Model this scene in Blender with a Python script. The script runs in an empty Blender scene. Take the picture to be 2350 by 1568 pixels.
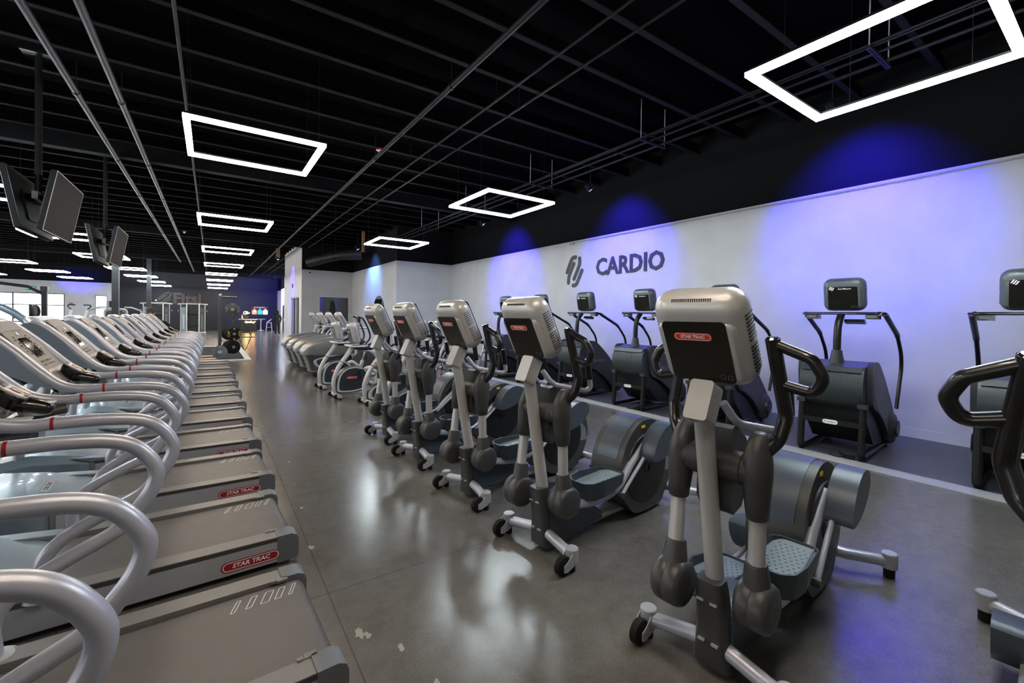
import bpy, bmesh, math, random
from mathutils import Vector as V, Matrix as M
random.seed(7)
COL = bpy.context.scene.collection
PI = math.pi
R = math.radians

# ---------------------------------------------------------------- materials
def lin(h):
    if isinstance(h, str):
        c = [int(h[i:i + 2], 16) / 255 for i in (0, 2, 4)]
        return tuple(x / 12.92 if x < .04045 else ((x + .055) / 1.055) ** 2.4 for x in c) + (1,)
    return tuple(h) + (1,)

def mat(name, col, rough=.5, metal=0., emit=None, es=0., spec=.5, coat=0., noise=0., nscale=40.):
    m = bpy.data.materials.new(name); m.use_nodes = True
    nt = m.node_tree; b = nt.nodes['Principled BSDF']
    b.inputs['Base Color'].default_value = lin(col)
    b.inputs['Roughness'].default_value = rough
    b.inputs['Metallic'].default_value = metal
    b.inputs['Specular IOR Level'].default_value = spec
    b.inputs['Coat Weight'].default_value = coat
    if emit is not None:
        b.inputs['Emission Color'].default_value = lin(emit); b.inputs['Emission Strength'].default_value = es
    if noise:
        t = nt.nodes.new('ShaderNodeTexCoord'); n = nt.nodes.new('ShaderNodeTexNoise')
        n.inputs['Scale'].default_value = nscale; n.inputs['Detail'].default_value = 4
        nt.links.new(t.outputs['Object'], n.inputs['Vector'])
        r = nt.nodes.new('ShaderNodeMapRange')
        r.inputs['To Min'].default_value = max(.02, rough - noise); r.inputs['To Max'].default_value = rough + noise
        nt.links.new(n.outputs['Fac'], r.inputs['Value']); nt.links.new(r.outputs['Result'], b.inputs['Roughness'])
    return m

X = {}
def mk(k, *a, **kw): X[k] = mat(k, *a, **kw)
mk('silver', 'b4b4bd', .34, .35, noise=.05)
mk('silver_plastic', 'b9b7b4', .36, .25, coat=.25)
mk('silver_dull', 'a6a6aa', .42, .22, noise=.06)
mk('chrome', 'd8d8da', .14, 1.)
mk('grey_panel', '8b8785', .42, .1)
mk('rail_grey', '73706d', .45, 0., noise=.06)
mk('belt', '5b5653', .5, 0., noise=.08, nscale=15)
mk('charcoal', '3f3e3e', .42, .1, noise=.05)
mk('charcoal_blue', '48505a', .36, .15)
mk('cap_grey', '66686c', .4, .1)
mk('hood_blue', '84909a', .3, .3, coat=.2)
mk('black', '121212', .42)
mk('black_gloss', '15130f', .2, coat=.3)
mk('black_tube', '1b1917', .3, .2, coat=.3)
mk('black_metal', '1a1a1b', .38, .3)
mk('rubber', '161616', .7, spec=.2)
mk('hood_metal', '74736f', .36, .3, noise=.05)
mk('skirt_grey', '3a3a3b', .4, .15)
mk('pedal_grey', '79838a', .45, .1)
mk('pedal_side', '353d45', .4, .05)
mk('red', '98101a', .35, coat=.3)
mk('sign_brown', '3d3737', .5)
mk('sign_edge', '4a2d24', .5)
mk('badge_red', 'd43a2c', .4)
mk('orange', 'd8542a', .45)
mk('white', 'e8e8e8', .45)
mk('paper', 'efeeea', .6)
mk('yellow', 'e3c11c', .5)
mk('beige', '57514c', .5, .0)
mk('beige_light', '827b74', .42, .0)
mk('beige_dark', '4d4844', .5, .0)
mk('navy_panel', '2c333a', .35, .1)
mk('stair_grey', '5a6166', .35, .15)
mk('stair_drum', '3c4246', .38, .15)
mk('stair_body', '33373b', .4, .1)
mk('stair_black', '17181a', .42, .05)
mk('logo_black', '141619', .5)
mk('wall_text_grey', '6d7076', .5)
mk('tv_grey', '27282a', .75, .0, spec=.1)
mk('tv_black', '151515', .4)
mk('pipe', '0b0b0c', .6, .0, spec=.25)
mk('pipe_blue', '2b2c36', .5, .2)
mk('joist', '1b1b1d', .85, spec=.1)
mk('ceiling_black', '050506', .95, spec=.03)
mk('wall_black', '0b0c0e', .8, spec=.15)
mk('wall_navy', '1a1c26', .7)
mk('column', '2f3236', .45, .2)
mk('paint_mark', '9a948c', .6)
mk('wood', '8a6a4a', .6)
mk('wood_light', 'c9a27a', .5)
mk('skin', 'b98466', .6)
mk('skin_dark', '8a5a44', .6)
mk('hair', '3a2518', .7)
mk('cloth_black', '0c0c0d', .85)
mk('cap_brown', '4a372c', .8)
mk('shoe', 'd0d0d0', .6)
mk('duct', '2a2a2c', .5, .2)
mk('screen_off', '0c0a0a', .05)
mk('glass_dark', '2f3436', .08)
mk('mirror', 'c8cccc', .03, 1.)
mk('lamp_warm', 'ffffff', .5, emit=(1, .85, .68), es=28)
mk('lamp_cool', 'ffffff', .5, emit=(.86, .97, 1), es=48)
mk('lamp_blue', 'ffffff', .5, emit=(.12, .1, 1), es=40)
mk('neon', 'ffffff', .5, emit=(1, .5, .14), es=22)
mk('neon_yellow', 'ffffff', .5, emit=(1, .72, .2), es=14)
mk('exit_green', '10a050', .5, emit=(.02, .8, .25), es=2.2)
mk('steel_blue', '9fb0bd', .3, .5)
mk('bar_white', 'dddde0', .45)

for k in ('lamp_warm', 'lamp_cool'): X[k].cycles.emission_sampling = 'FRONT_BACK'
def nodes(name):
    m = bpy.data.materials.new(name); m.use_nodes = True
    return m, m.node_tree, m.node_tree.nodes['Principled BSDF']

def concrete():
    m, nt, b = nodes('polished_concrete'); N = nt.nodes.new; L = nt.links.new
    tc = N('ShaderNodeTexCoord')
    def noise(sc, det=5, rough=.55):
        n = N('ShaderNodeTexNoise'); n.inputs['Scale'].default_value = sc; n.inputs['Detail'].default_value = det
        n.inputs['Roughness'].default_value = rough; L(tc.outputs['Object'], n.inputs['Vector']); return n
    def ramp(src, a, b2, ca, cb):
        r = N('ShaderNodeValToRGB'); e = r.color_ramp.elements
        e[0].position = a; e[0].color = ca; e[1].position = b2; e[1].color = cb; L(src, r.inputs['Fac']); return r
    def mix(f, a, b2, mode='MIX', fac=None):
        x = N('ShaderNodeMix'); x.data_type = 'RGBA'; x.blend_type = mode
        if fac is not None: x.inputs['Factor'].default_value = fac
        else: L(f, x.inputs['Factor'])
        L(a, x.inputs[6])
        if isinstance(b2, tuple): x.inputs[7].default_value = b2
        else: L(b2, x.inputs[7])
        return x
    def mth(op, a, v=None, c=None):
        x = N('ShaderNodeMath'); x.operation = op
        L(a, x.inputs[0])
        if v is not None:
            if isinstance(v, float): x.inputs[1].default_value = v
            else: L(v, x.inputs[1])
        if c is not None: x.inputs[2].default_value = c
        return x
    big = noise(.55, 6); fine = noise(9, 8, .7); grit = noise(120, 2)
    r1 = ramp(big.outputs['Fac'], .3, .7, lin('5b5957'), lin('757169'))
    r2 = ramp(fine.outputs['Fac'], .3, .75, lin('504e4c'), lin('7c7872'))
    c1 = mix(None, r1.outputs['Color'], r2.outputs['Color'], fac=.42)
    r3 = ramp(grit.outputs['Fac'], .35, .65, (.72, .72, .72, 1), (1.12, 1.12, 1.12, 1))
    c2 = mix(None, c1.outputs[2], r3.outputs['Color'], 'MULTIPLY', fac=.6)
    # fine craquelure in patches
    vo = N('ShaderNodeTexVoronoi'); vo.feature = 'DISTANCE_TO_EDGE'; vo.inputs['Scale'].default_value = 13
    wob = noise(14, 3); mp = N('ShaderNodeVectorMath'); mp.operation = 'MULTIPLY_ADD'
    L(wob.outputs['Color'], mp.inputs[0]); mp.inputs[1].default_value = (.12, .12, .12); L(tc.outputs['Object'], mp.inputs[2])
    L(mp.outputs['Vector'], vo.inputs['Vector'])
    crack = mth('LESS_THAN', vo.outputs['Distance'], .014)
    patch = noise(.8, 3); pm = N('ShaderNodeMapRange'); pm.inputs['From Min'].default_value = .3; pm.inputs['From Max'].default_value = .8; L(patch.outputs['Fac'], pm.inputs['Value'])
    ck = mth('MULTIPLY', crack.outputs[0], pm.outputs[0]); sx = N('ShaderNodeSeparateXYZ'); L(tc.outputs['Object'], sx.inputs[0]); xm = N('ShaderNodeMapRange'); xm.inputs['From Min'].default_value = -2.6; xm.inputs['From Max'].default_value = -1.2; xm.inputs['To Min'].default_value = .1; xm.inputs['To Max'].default_value = .55; xo = mth('ADD', sx.outputs['X'], -3.85); L(xo.outputs[0], xm.inputs['Value']); ck2 = mth('MULTIPLY', ck.outputs[0], xm.outputs[0])
    c3 = mix(ck2.outputs[0], c2.outputs[2], lin('2a2826'))
    # sawn joints
    sp = N('ShaderNodeSeparateXYZ'); L(tc.outputs['Object'], sp.inputs[0])
    ox = mth('ADD', sp.outputs['X'], -.56); px = mth('PINGPONG', ox.outputs[0], 2.55); jx = mth('LESS_THAN', px.outputs[0], .004)
    oy = mth('ADD', sp.outputs['Y'], -2.62); py = mth('PINGPONG', oy.outputs[0], 1.62); jy = mth('LESS_THAN', py.outputs[0], .004)
    jj = mth('MAXIMUM', jx.outputs[0], jy.outputs[0]); j2 = mth('MULTIPLY', jj.outputs[0], .6)
    c4 = mix(j2.outputs[0], c3.outputs[2], lin('3b3835'))
    L(c4.outputs[2], b.inputs['Base Color'])
    rr = N('ShaderNodeMapRange'); rr.inputs['From Min'].default_value = .3; rr.inputs['From Max'].default_value = .7
    rr.inputs['To Min'].default_value = .25; rr.inputs['To Max'].default_value = .33
    L(big.outputs['Fac'], rr.inputs['Value']); b.inputs['Roughness'].default_value = .215
    b.inputs['Specular IOR Level'].default_value = .55
    bu = N('ShaderNodeBump'); bu.inputs['Strength'].default_value = .06; bu.inputs['Distance'].default_value = .01
    L(fine.outputs['Fac'], bu.inputs['Height']); L(bu.outputs['Normal'], b.inputs['Normal'])
    return m
X['concrete'] = concrete()

def speckle(name, ca, cb, sc, rough, bump=0.):
    m, nt, b = nodes(name); N = nt.nodes.new; L = nt.links.new
    tc = N('ShaderNodeTexCoord'); n = N('ShaderNodeTexNoise'); n.inputs['Scale'].default_value = sc; n.inputs['Detail'].default_value = 6
    L(tc.outputs['Object'], n.inputs['Vector']); r = N('ShaderNodeValToRGB')
    r.color_ramp.elements[0].position = .35; r.color_ramp.elements[1].position = .7
    r.color_ramp.elements[0].color = lin(ca); r.color_ramp.elements[1].color = lin(cb)
    L(n.outputs['Fac'], r.inputs['Fac']); L(r.outputs['Color'], b.inputs['Base Color']); b.inputs['Roughness'].default_value = rough
    if bump:
        bu = N('ShaderNodeBump'); bu.inputs['Strength'].default_value = bump; bu.inputs['Distance'].default_value = .01
        L(n.outputs['Fac'], bu.inputs['Height']); L(bu.outputs['Normal'], b.inputs['Normal'])
    return m
X['rubber_floor'] = speckle('rubber_floor', '44444a', '53535a', 3, .38)
X['wall_white'] = speckle('wall_white', 'c3c3c6', 'cbcbce', 2, .6, .02)
X['wall_grey'] = speckle('wall_grey', 'b9b7b4', 'c1bfbc', 2, .6, .02)
X['mat_black'] = speckle('mat_black', '131315', '1c1c1f', 60, .75)
X['mat_black'].node_tree.nodes['Principled BSDF'].inputs['Specular IOR Level'].default_value = .15

def thin_glass(name, tint, refl):
    m = bpy.data.materials.new(name); m.use_nodes = True; nt = m.node_tree
    for n in list(nt.nodes):
        if n.type == 'BSDF_PRINCIPLED': nt.nodes.remove(n)
    o = nt.nodes['Material Output']; t = nt.nodes.new('ShaderNodeBsdfTransparent'); t.inputs['Color'].default_value = lin(tint)
    g = nt.nodes.new('ShaderNodeBsdfGlossy'); g.inputs['Roughness'].default_value = .02
    x = nt.nodes.new('ShaderNodeMixShader'); x.inputs['Fac'].default_value = refl
    nt.links.new(t.outputs[0], x.inputs[1]); nt.links.new(g.outputs[0], x.inputs[2]); nt.links.new(x.outputs[0], o.inputs['Surface'])
    return m
X['window_glass'] = thin_glass('window_glass', 'f4f8fa', .06)
X['dark_glass'] = thin_glass('dark_glass', '6a7074', .12)

# ---------------------------------------------------------------- mesh helpers
def fil(pts, r, seg=5, closed=False):
    P = [V(p) for p in pts]; out = []; n = len(P)
    for i, p in enumerate(P):
        if not closed and i in (0, n - 1): out.append(p); continue
        a, b = P[i - 1], P[(i + 1) % n]; da, db = a - p, b - p
        la, lb = da.length, db.length; da.normalize(); db.normalize()
        ang = da.angle(db)
        if ang > PI - .05: out.append(p); continue
        rr = r[i] if isinstance(r, (list, tuple)) else r
        t = min(rr / math.tan(ang / 2), la * .48, lb * .48)
        s, e = p + da * t, p + db * t
        for k in range(seg + 1):
            u = k / seg; out.append((s * (1 - u) + p * u) * (1 - u) + (p * (1 - u) + e * u) * u)
    return out

def spl(pts, n=6, closed=False):
    P = [V(p) for p in pts]; m = len(P); out = []
    for i in range(m if closed else m - 1):
        p1, p2 = P[i], P[(i + 1) % m]
        p0 = P[i - 1] if (closed or i > 0) else p1 * 2 - p2
        p3 = P[(i + 2) % m] if (closed or i + 2 < m) else p2 * 2 - p1
        for k in range(n):
            t = k / n
            out.append(.5 * ((2 * p1) + (p2 - p0) * t + (2 * p0 - 5 * p1 + 4 * p2 - p3) * t * t + (3 * p1 - p0 - 3 * p2 + p3) * t ** 3))
    if not closed: out.append(P[-1])
    return out

def rrect(w, h, r, seg=4):
    r = min(r, w / 2, h / 2); o = []
    for cx, cy, a0 in ((w / 2 - r, h / 2 - r, 0), (-w / 2 + r, h / 2 - r, 90), (-w / 2 + r, -h / 2 + r, 180), (w / 2 - r, -h / 2 + r, 270)):
        for k in range(seg + 1):
            a = R(a0 + 90 * k / seg); o.append((cx + r * math.cos(a), cy + r * math.sin(a)))
    return o

def ell(rx, ry, n=16, cx=0, cy=0): return [(cx + rx * math.cos(2 * PI * k / n), cy + ry * math.sin(2 * PI * k / n)) for k in range(n)]

def frm(o, u, n):
    u = V(u).normalized(); n = V(n); n = (n - u * n.dot(u)).normalized(); e = u.cross(n)
    m = M.Identity(4)
    for i in range(3): m[i][0], m[i][1], m[i][2], m[i][3] = e[i], u[i], n[i], o[i]
    return m

class B:
    def __init__(s, m=None): s.bm = bmesh.new(); s.m = m or M.Identity(4); s.mi = 0
    def v(s, p): return s.bm.verts.new(s.m @ V(p))
    def f(s, vs):
        try: f = s.bm.faces.new(vs); f.material_index = s.mi; f.smooth = True; return f
        except ValueError: return None
    def loft(s, rings, caps=True, closed=False):
        rs = [[s.v(p) for p in r] for r in rings]; n = len(rs[0]); fs = []
        for i in range(len(rs) if closed else len(rs) - 1):
            a, b = rs[i], rs[(i + 1) % len(rs)]
            for k in range(n): fs.append(s.f((a[k], a[(k + 1) % n], b[(k + 1) % n], b[k])))
        if caps and not closed: fs.append(s.f(list(reversed(rs[0])))); fs.append(s.f(rs[-1]))
        return [f for f in fs if f]
    def tube(s, pts, r, n=10, closed=False, caps=True, ry=1., up=(0, 0, 1)):
        P = [V(p) for p in pts]; m = len(P); rings = []; nrm = None
        for i, p in enumerate(P):
            a = P[i - 1] if (closed or i > 0) else p; b = P[(i + 1) % m] if (closed or i + 1 < m) else p
            t = (b - a).normalized()
            if nrm is None:
                u = V(up)
                if abs(u.dot(t)) > .97: u = V((0, 1, 0)) if abs(t.y) < .9 else V((1, 0, 0))
                nrm = (u - t * u.dot(t)).normalized()
            else: nrm = (nrm - t * nrm.dot(t)).normalized()
            bn = t.cross(nrm); rr = r[i] if isinstance(r, (list, tuple)) else r
            rings.append([p + nrm * (rr * math.cos(2 * PI * k / n)) + bn * (rr * ry * math.sin(2 * PI * k / n)) for k in range(n)])
        s.loft(rings, caps, closed); return s
    def cyl(s, a, b, r, r2=None, n=18, bev=0.):
        a, b = V(a), V(b); r2 = r if r2 is None else r2
        if bev: d = (b - a).normalized() * bev; s.tube([a, a + d, b - d, b], [r - bev, r, r2, r2 - bev], n)
        else: s.tube([a, b], [r, r2], n)
        return s
    def lathe(s, prof, o=(0, 0, 0), ax=(0, 0, 1), n=24, ring=False):
        o = V(o); ax = V(ax).normalized(); u = V((0, 0, 1)) if abs(ax.z) < .9 else V((1, 0, 0))
        u = (u - ax * u.dot(ax)).normalized(); w = ax.cross(u)
        s.loft([[o + ax * z + (u * math.cos(2 * PI * k / n) + w * math.sin(2 * PI * k / n)) * max(r, .0005) for k in range(n)] for r, z in prof], not ring, ring); return s
    def prism(s, poly, ax, a, b, bev=0., seg=2):
        if ax == 'y': g = lambda p, t: (p[0], t, p[1])
        elif ax == 'x': g = lambda p, t: (t, p[0], p[1])
        else: g = lambda p, t: (p[0], p[1], t)
        fs = s.loft([[g(p, a) for p in poly], [g(p, b) for p in poly]])
        if bev: s.bev(fs, bev, seg)
        return s
    def bev(s, fs, w, seg=2, ang=30):
        fs = set(fs); es = [e for e in {e for f in fs for e in f.edges} if len(e.link_faces) == 2 and e.calc_face_angle(0) > R(ang)]
        r = bmesh.ops.bevel(s.bm, geom=es, offset=w, segments=seg, affect='EDGES', profile=.5, clamp_overlap=True)
        for f in r['faces']: f.material_index = s.mi; f.smooth = True
    def box(s, c, d, bev=0., rot=None, seg=2):
        q = M.Translation(V(c)) @ (rot.to_4x4() if rot else M.Identity(4)); old = s.m; s.m = old @ q
        x, y, z = (k / 2 for k in d)
        s.prism([(-x, -y), (x, -y), (x, y), (-x, y)], 'z', -z, z, bev, seg); s.m = old; return s
    def plate(s, poly, z0, z1, bev=0.): return s.prism(poly, 'z', z0, z1, bev)
    def text(s, t, size, z=0., c=(0, 0), bold=.0, shear=0., th=.0006, sx=1.):
        cu = bpy.data.curves.new('t', 'FONT'); cu.body = t; cu.size = size; cu.align_x = 'CENTER'; cu.align_y = 'CENTER'
        cu.offset = bold * size; cu.shear = shear; cu.extrude = th; cu.resolution_u = 2
        ob = bpy.data.objects.new('t', cu); COL.objects.link(ob); dg = bpy.context.evaluated_depsgraph_get()
        me = bpy.data.meshes.new_from_object(ob.evaluated_get(dg))
        vs = [s.v((p.co.x * sx + c[0], p.co.y + c[1], p.co.z + z)) for p in me.vertices]
        for p in me.polygons: s.f([vs[i] for i in p.vertices])
        bpy.data.objects.remove(ob); bpy.data.curves.remove(cu); bpy.data.meshes.remove(me); return s
    def obj(s, name, mats, parent=None, sharp=38):
        bmesh.ops.recalc_face_normals(s.bm, faces=s.bm.faces[:])
        me = bpy.data.meshes.new(name); s.bm.to_mesh(me); s.bm.free()
        for k in ([mats] if isinstance(mats, str) else mats): me.materials.append(X[k])
        me.set_sharp_from_angle(angle=R(sharp))
        o = bpy.data.objects.new(name, me); COL.objects.link(o); o.parent = parent; return o

def thing(name, label, cat, loc=(0, 0, 0), rz=0., group=None):
    o = bpy.data.objects.new(name, None); COL.objects.link(o); o.location = loc; o.rotation_euler = (0, 0, rz); o.empty_display_size = .1
    return tag(o, label, cat, group)
def tag(o, label, cat, group=None):
    o['label'] = label; o['category'] = cat
    if group: o['group'] = group
    return o
def struct(o): o['kind'] = 'structure'; return o
def dup(root, loc, rz, label, group=None):
    r = root.copy(); COL.objects.link(r); r.location = loc; r.rotation_euler = (0, 0, rz); r['label'] = label
    if group: r['group'] = group
    def kids(a, b):
        for ch in list(a.children):
            c = ch.copy(); COL.objects.link(c); c.parent = b; kids(ch, c)
    kids(root, r); return r
ORD = ['first', 'second', 'third', 'fourth', 'fifth', 'sixth', 'seventh', 'eighth', 'ninth', 'tenth', 'eleventh', 'twelfth']

def badge(m, w, h, name, parent, t='STAR TRAC', mats=('badge_red', 'white'), rim=True):
    b = B(m); b.plate(rrect(w, h, h / 2, 6), 0, .002); b.mi = 1
    if rim:
        o, i = rrect(w * .95, h * .84, h * .42, 6), rrect(w * .92, h * .7, h * .35, 6)
        n = len(o); a = [b.v((p[0], p[1], .0026)) for p in o]; c = [b.v((p[0], p[1], .0026)) for p in i]
        for k in range(n): b.f((a[k], a[(k + 1) % n], c[(k + 1) % n], c[k]))
    b.text(t, h * .56, .0024, bold=.03, shear=.15, th=.0004, sx=w / h / 4.6); return b.obj(name, list(mats), parent)
# ---------------------------------------------------------------- camera (16 mm lens, turned 34.6 deg off the aisle)
def camera():
    yaw, pit, rol = R(34.61858), R(-.62149), R(.83893)
    f = V((math.sin(yaw) * math.cos(pit), math.cos(yaw) * math.cos(pit), math.sin(pit)))
    r0 = V((math.cos(yaw), -math.sin(yaw), 0)); u0 = r0.cross(f)
    r = math.cos(rol) * r0 + math.sin(rol) * u0; u = -math.sin(rol) * r0 + math.cos(rol) * u0
    cd = bpy.data.cameras.new('camera'); cd.sensor_width = 36; cd.lens = 999.78 / 2350 * 36; cd.shift_y = -(784 - 737.34) / 2350
    cd.clip_start = .05; cd.clip_end = 200
    c = bpy.data.objects.new('camera', cd); COL.objects.link(c)
    m = M.Identity(4)
    for i in range(3): m[i][0], m[i][1], m[i][2] = r[i], u[i], -f[i]
    m[0][3], m[1][3], m[2][3] = 0, 0, 1.6
    c.matrix_world = m; bpy.context.scene.camera = c
camera()
sc = bpy.context.scene
sc.view_settings.view_transform = 'Standard'; sc.view_settings.look = 'None'; sc.view_settings.gamma = 1; sc.view_settings.exposure = EXPO = .85
w = bpy.data.worlds.new('daylight'); sc.world = w; w.use_nodes = True
w.node_tree.nodes['Background'].inputs['Color'].default_value = (.93, .97, 1, 1); w.node_tree.nodes['Background'].inputs['Strength'].default_value = 3.2

# ---------------------------------------------------------------- room shell
XW, WH, CH = 7.977, 3.64, 5.25
def slab(name, c, d, m, bev=0.): return struct(B().box(c, d, bev).obj(name, m))
def bx(name, x0, x1, y0, y1, z0, z1, m): return slab(name, ((x0 + x1) / 2, (y0 + y1) / 2, (z0 + z1) / 2), (x1 - x0, y1 - y0, z1 - z0), m)
bx('floor', -16, 8.3, -6, 46.2, -.1, 0, 'concrete')
bx('floor_rubber', 5.98, XW, -6, 15.96, .0, .012, 'rubber_floor')
b = B(); b.prism([(5.84, 0), (5.97, 0), (5.98, .03), (5.9, .034)], 'y', -6, 15.96); struct(b.obj('trim_1', 'silver_dull'))
bx('ceiling', -16.2, 8.3, -6.2, 46.3, CH, CH + .2, 'ceiling_black')
ce = bpy.data.objects['ceiling']
k = 0
for i in range(58):
    y = -5.55 + .889 * i
    if y > 45.8: break
    q = B(); q.box((-4, y, 4.90), (24, .075, .014)); q.mi = 1; q.box((-4, y, 5.0), (24, .02, .19)); q.obj('joist', ['joist', 'ceiling_black'], ce)  # lit bottom edge put into the colours: lighter flange, web blackened like the ceiling
for y in (11.63, 22.2, 32.9, 43.6): B().box((-4, y, 4.9), (24, .22, .5)).obj('girder', 'wall_black', ce)

bx('wall_right', XW, XW + .25, -6, 15.96, 0, WH, 'wall_white')
bx('wall_right_upper', XW + .03, XW + .25, -6, 16.2, WH, CH, 'wall_black')
bx('baseboard_right', XW - .012, XW, -6, 15.96, .012, .14, 'wall_white')
bx('wall_alcove', 5.71, XW, 15.96, 16.2, 0, WH, 'wall_white'); bx('wall_alcove_upper', 5.74, XW + .03, 15.99, 16.21, WH, CH, 'wall_black')
bx('wall_mirror_side', 5.71, 5.95, 16.2, 22.1, 0, WH, 'wall_white'); bx('wall_mirror_side_upper', 5.74, 5.95, 16.2, 22.3, WH, CH, 'wall_black')
# the office block with window and doorway
YB = 22.1
b = B()
for x0, x1, z0, z1 in ((3.426, 4.18, 0, WH), (5.545, 5.71, 0, WH), (4.18, 5.545, 0, .46), (4.18, 5.545, 2.42, WH)): b.box(((x0 + x1) / 2, YB + .1, (z0 + z1) / 2), (x1 - x0, .2, z1 - z0))
struct(b.obj('wall_office_front', 'wall_grey')); bx('wall_office_front_upper', 3.45, 5.74, YB + .03, YB + .2, WH, CH, 'wall_black')
b = B()
for y0, y1, z0, z1 in ((YB + .2, 22.85, 0, WH), (25.3, 27.93, 0, WH), (22.85, 25.3, 2.44, WH)): b.box((3.526, (y0 + y1) / 2, (z0 + z1) / 2), (.2, y1 - y0, z1 - z0))
struct(b.obj('wall_office_side', 'wall_white')); bx('wall_office_side_upper', 3.45, 3.6, YB + .2, 27.93, WH, CH, 'wall_grey')
bx('wall_office_end', 3.626, 8.2, 27.8, 27.93, 0, CH, 'wall_white')
bx('wall_office_back', 6.6, 6.75, YB + .2, 27.8, 0, WH, 'wall_grey')
bx('ceiling_office', 3.63, 6.6, YB + .2, 27.8, 2.75, 2.8, 'wall_grey')
wn = struct(B().box((4.8625, YB + .1, 1.44), (1.365, .012, 1.96)).obj('window_3', 'dark_glass'))
b = B()
for c, d in (((4.19, YB + .06, 1.44), (.03, .13, 1.96)), ((5.535, YB + .06, 1.44), (.03, .13, 1.96)), ((4.8625, YB + .06, 2.405), (1.36, .13, .03)), ((4.8625, YB + .06, .475), (1.36, .13, .03))): b.box(c, d)
b.obj('window_frame', 'wall_white', wn)
dr = struct(B().box((3.56, 24.05, 1.2), (.012, 2.36, 2.36)).obj('door_1', 'dark_glass'))
b = B()
for y in (22.9, 24.05, 25.25): b.box((3.53, y, 1.21), (.16, .09, 2.42))
b.box((3.53, 24.05, 2.41), (.16, 2.44, .08)); b.obj('door_frame', 'wall_white', dr)
B().box((3.545, 23.3, 1.05), (.03, .03, .9), .01).obj('door_handle', 'chrome', dr)
# far right return with the dark door
bx('wall_far_side', 5.07, 5.3, 43.4, 46, 0, WH, 'wall_white'); bx('wall_far_front', 5.07, 8.2, 43.3, 43.4, 0, WH, 'wall_white')
bx('wall_far_upper', 5.09, 8.2, 43.42, 46, WH, CH, 'wall_black')
d2 = struct(B().box((5.45, 43.27, 1.15), (.5, .05, 2.3)).obj('door_2', 'black_metal')); B().box((5.28, 43.22, 1.0), (.03, .05, .25), .008).obj('door_handle', 'chrome', d2)
# back wall: dark blue on the sign side, white with windows towards the street
bx('wall_back', -6.3, 8.2, 46, 46.2, 0, CH, 'wall_navy')
b = B()
for x0, x1, z0, z1 in ((-16, -15.6, 0, 3.75), (-9.07, -7.4, 0, 3.75), (-6.72, -6.3, 0, 3.75), (-15.6, -9.07, 2.82, 3.75), (-7.4, -6.72, 2.76, 3.75), (-7.4, -6.72, 0, .5), (-15.6, -9.07, 0, .12)):
    b.box(((x0 + x1) / 2, 46.1, (z0 + z1) / 2), (x1 - x0, .2, z1 - z0))
struct(b.obj('wall_back_street', 'wall_white')); bx('wall_back_street_upper', -16, -6.3, 45.98, 46.2, 3.75, CH, 'wall_black')
w1 = struct(B().box((-12.33, 46.1, 1.47), (6.53, .012, 2.7)).obj('window_1', 'window_glass'))
b = B()
for x in (-15.57, -13.6, -11.72, -9.1): b.box((x, 46.1, 1.47), (.06, .1, 2.7))
for z in (.15, 1.95, 2.79): b.box((-12.33, 46.1, z), (6.5, .1, .06))
b.box((-10.85, 46.1, 1.0), (.16, .1, 1.9)); b.box((-10.9, 46.1, .98), (1.7, .08, .1)); b.obj('window_frame', 'black_metal', w1)
w2 = struct(B().box((-7.06, 46.1, 1.63), (.68, .012, 2.26)).obj('window_2', 'window_glass'))
b = B()
for x in (-7.385, -6.735): b.box((x, 46.1, 1.63), (.04, .1, 2.26))
for z in (.52, 1.75, 2.74): b.box((-7.06, 46.1, z), (.68, .1, .05))
b.obj('window_frame', 'black_metal', w2)
for y in (38.5, 41.3, 44.0): pass
# street side and the wall behind the camera
b = B()
for z0, z1 in ((0, .5), (2.9, CH)): b.box((-16.1, 20, (z0 + z1) / 2), (.2, 52.4, z1 - z0))
for y in (-4.5, 3.5, 11.5, 19.5, 27.5, 35.5, 43.5): b.box((-16.1, y, 1.7), (.2, 2.2, 2.4))
struct(b.obj('wall_left', 'wall_white'))
bx('wall_near', -16, 8.2, -6.2, -6, 0, CH, 'wall_grey')
# outside ground seen through the panes
bx('ground_outside', -40, 20, 46.3, 90, -.2, -.1, 'wall_white')
def portal(c, rot, sx, sy):
    l = bpy.data.lights.new('window_portal', 'AREA'); l.shape = 'RECTANGLE'; l.size = sx; l.size_y = sy; l.cycles.is_portal = True
    o = bpy.data.objects.new('window_portal', l); COL.objects.link(o); o.location = c; o.rotation_euler = rot
portal((-12.33, 46.25, 1.47), (R(-90), 0, 0), 6.5, 2.7); portal((-7.06, 46.25, 1.63), (R(-90), 0, 0), .7, 2.3)
portal((-16.25, 20, 1.7), (0, R(-90), 0), 2.4, 50)
# raceway along the top edge of the white wall
b = B(); b.box((XW - .014, 1.6, WH - .045), (.028, 14.2, .022), .006); b.box((XW - .02, 8.75, WH - .06), (.04, .16, .07), .015); struct(b.obj('trim_2', 'silver_dull'))

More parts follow.
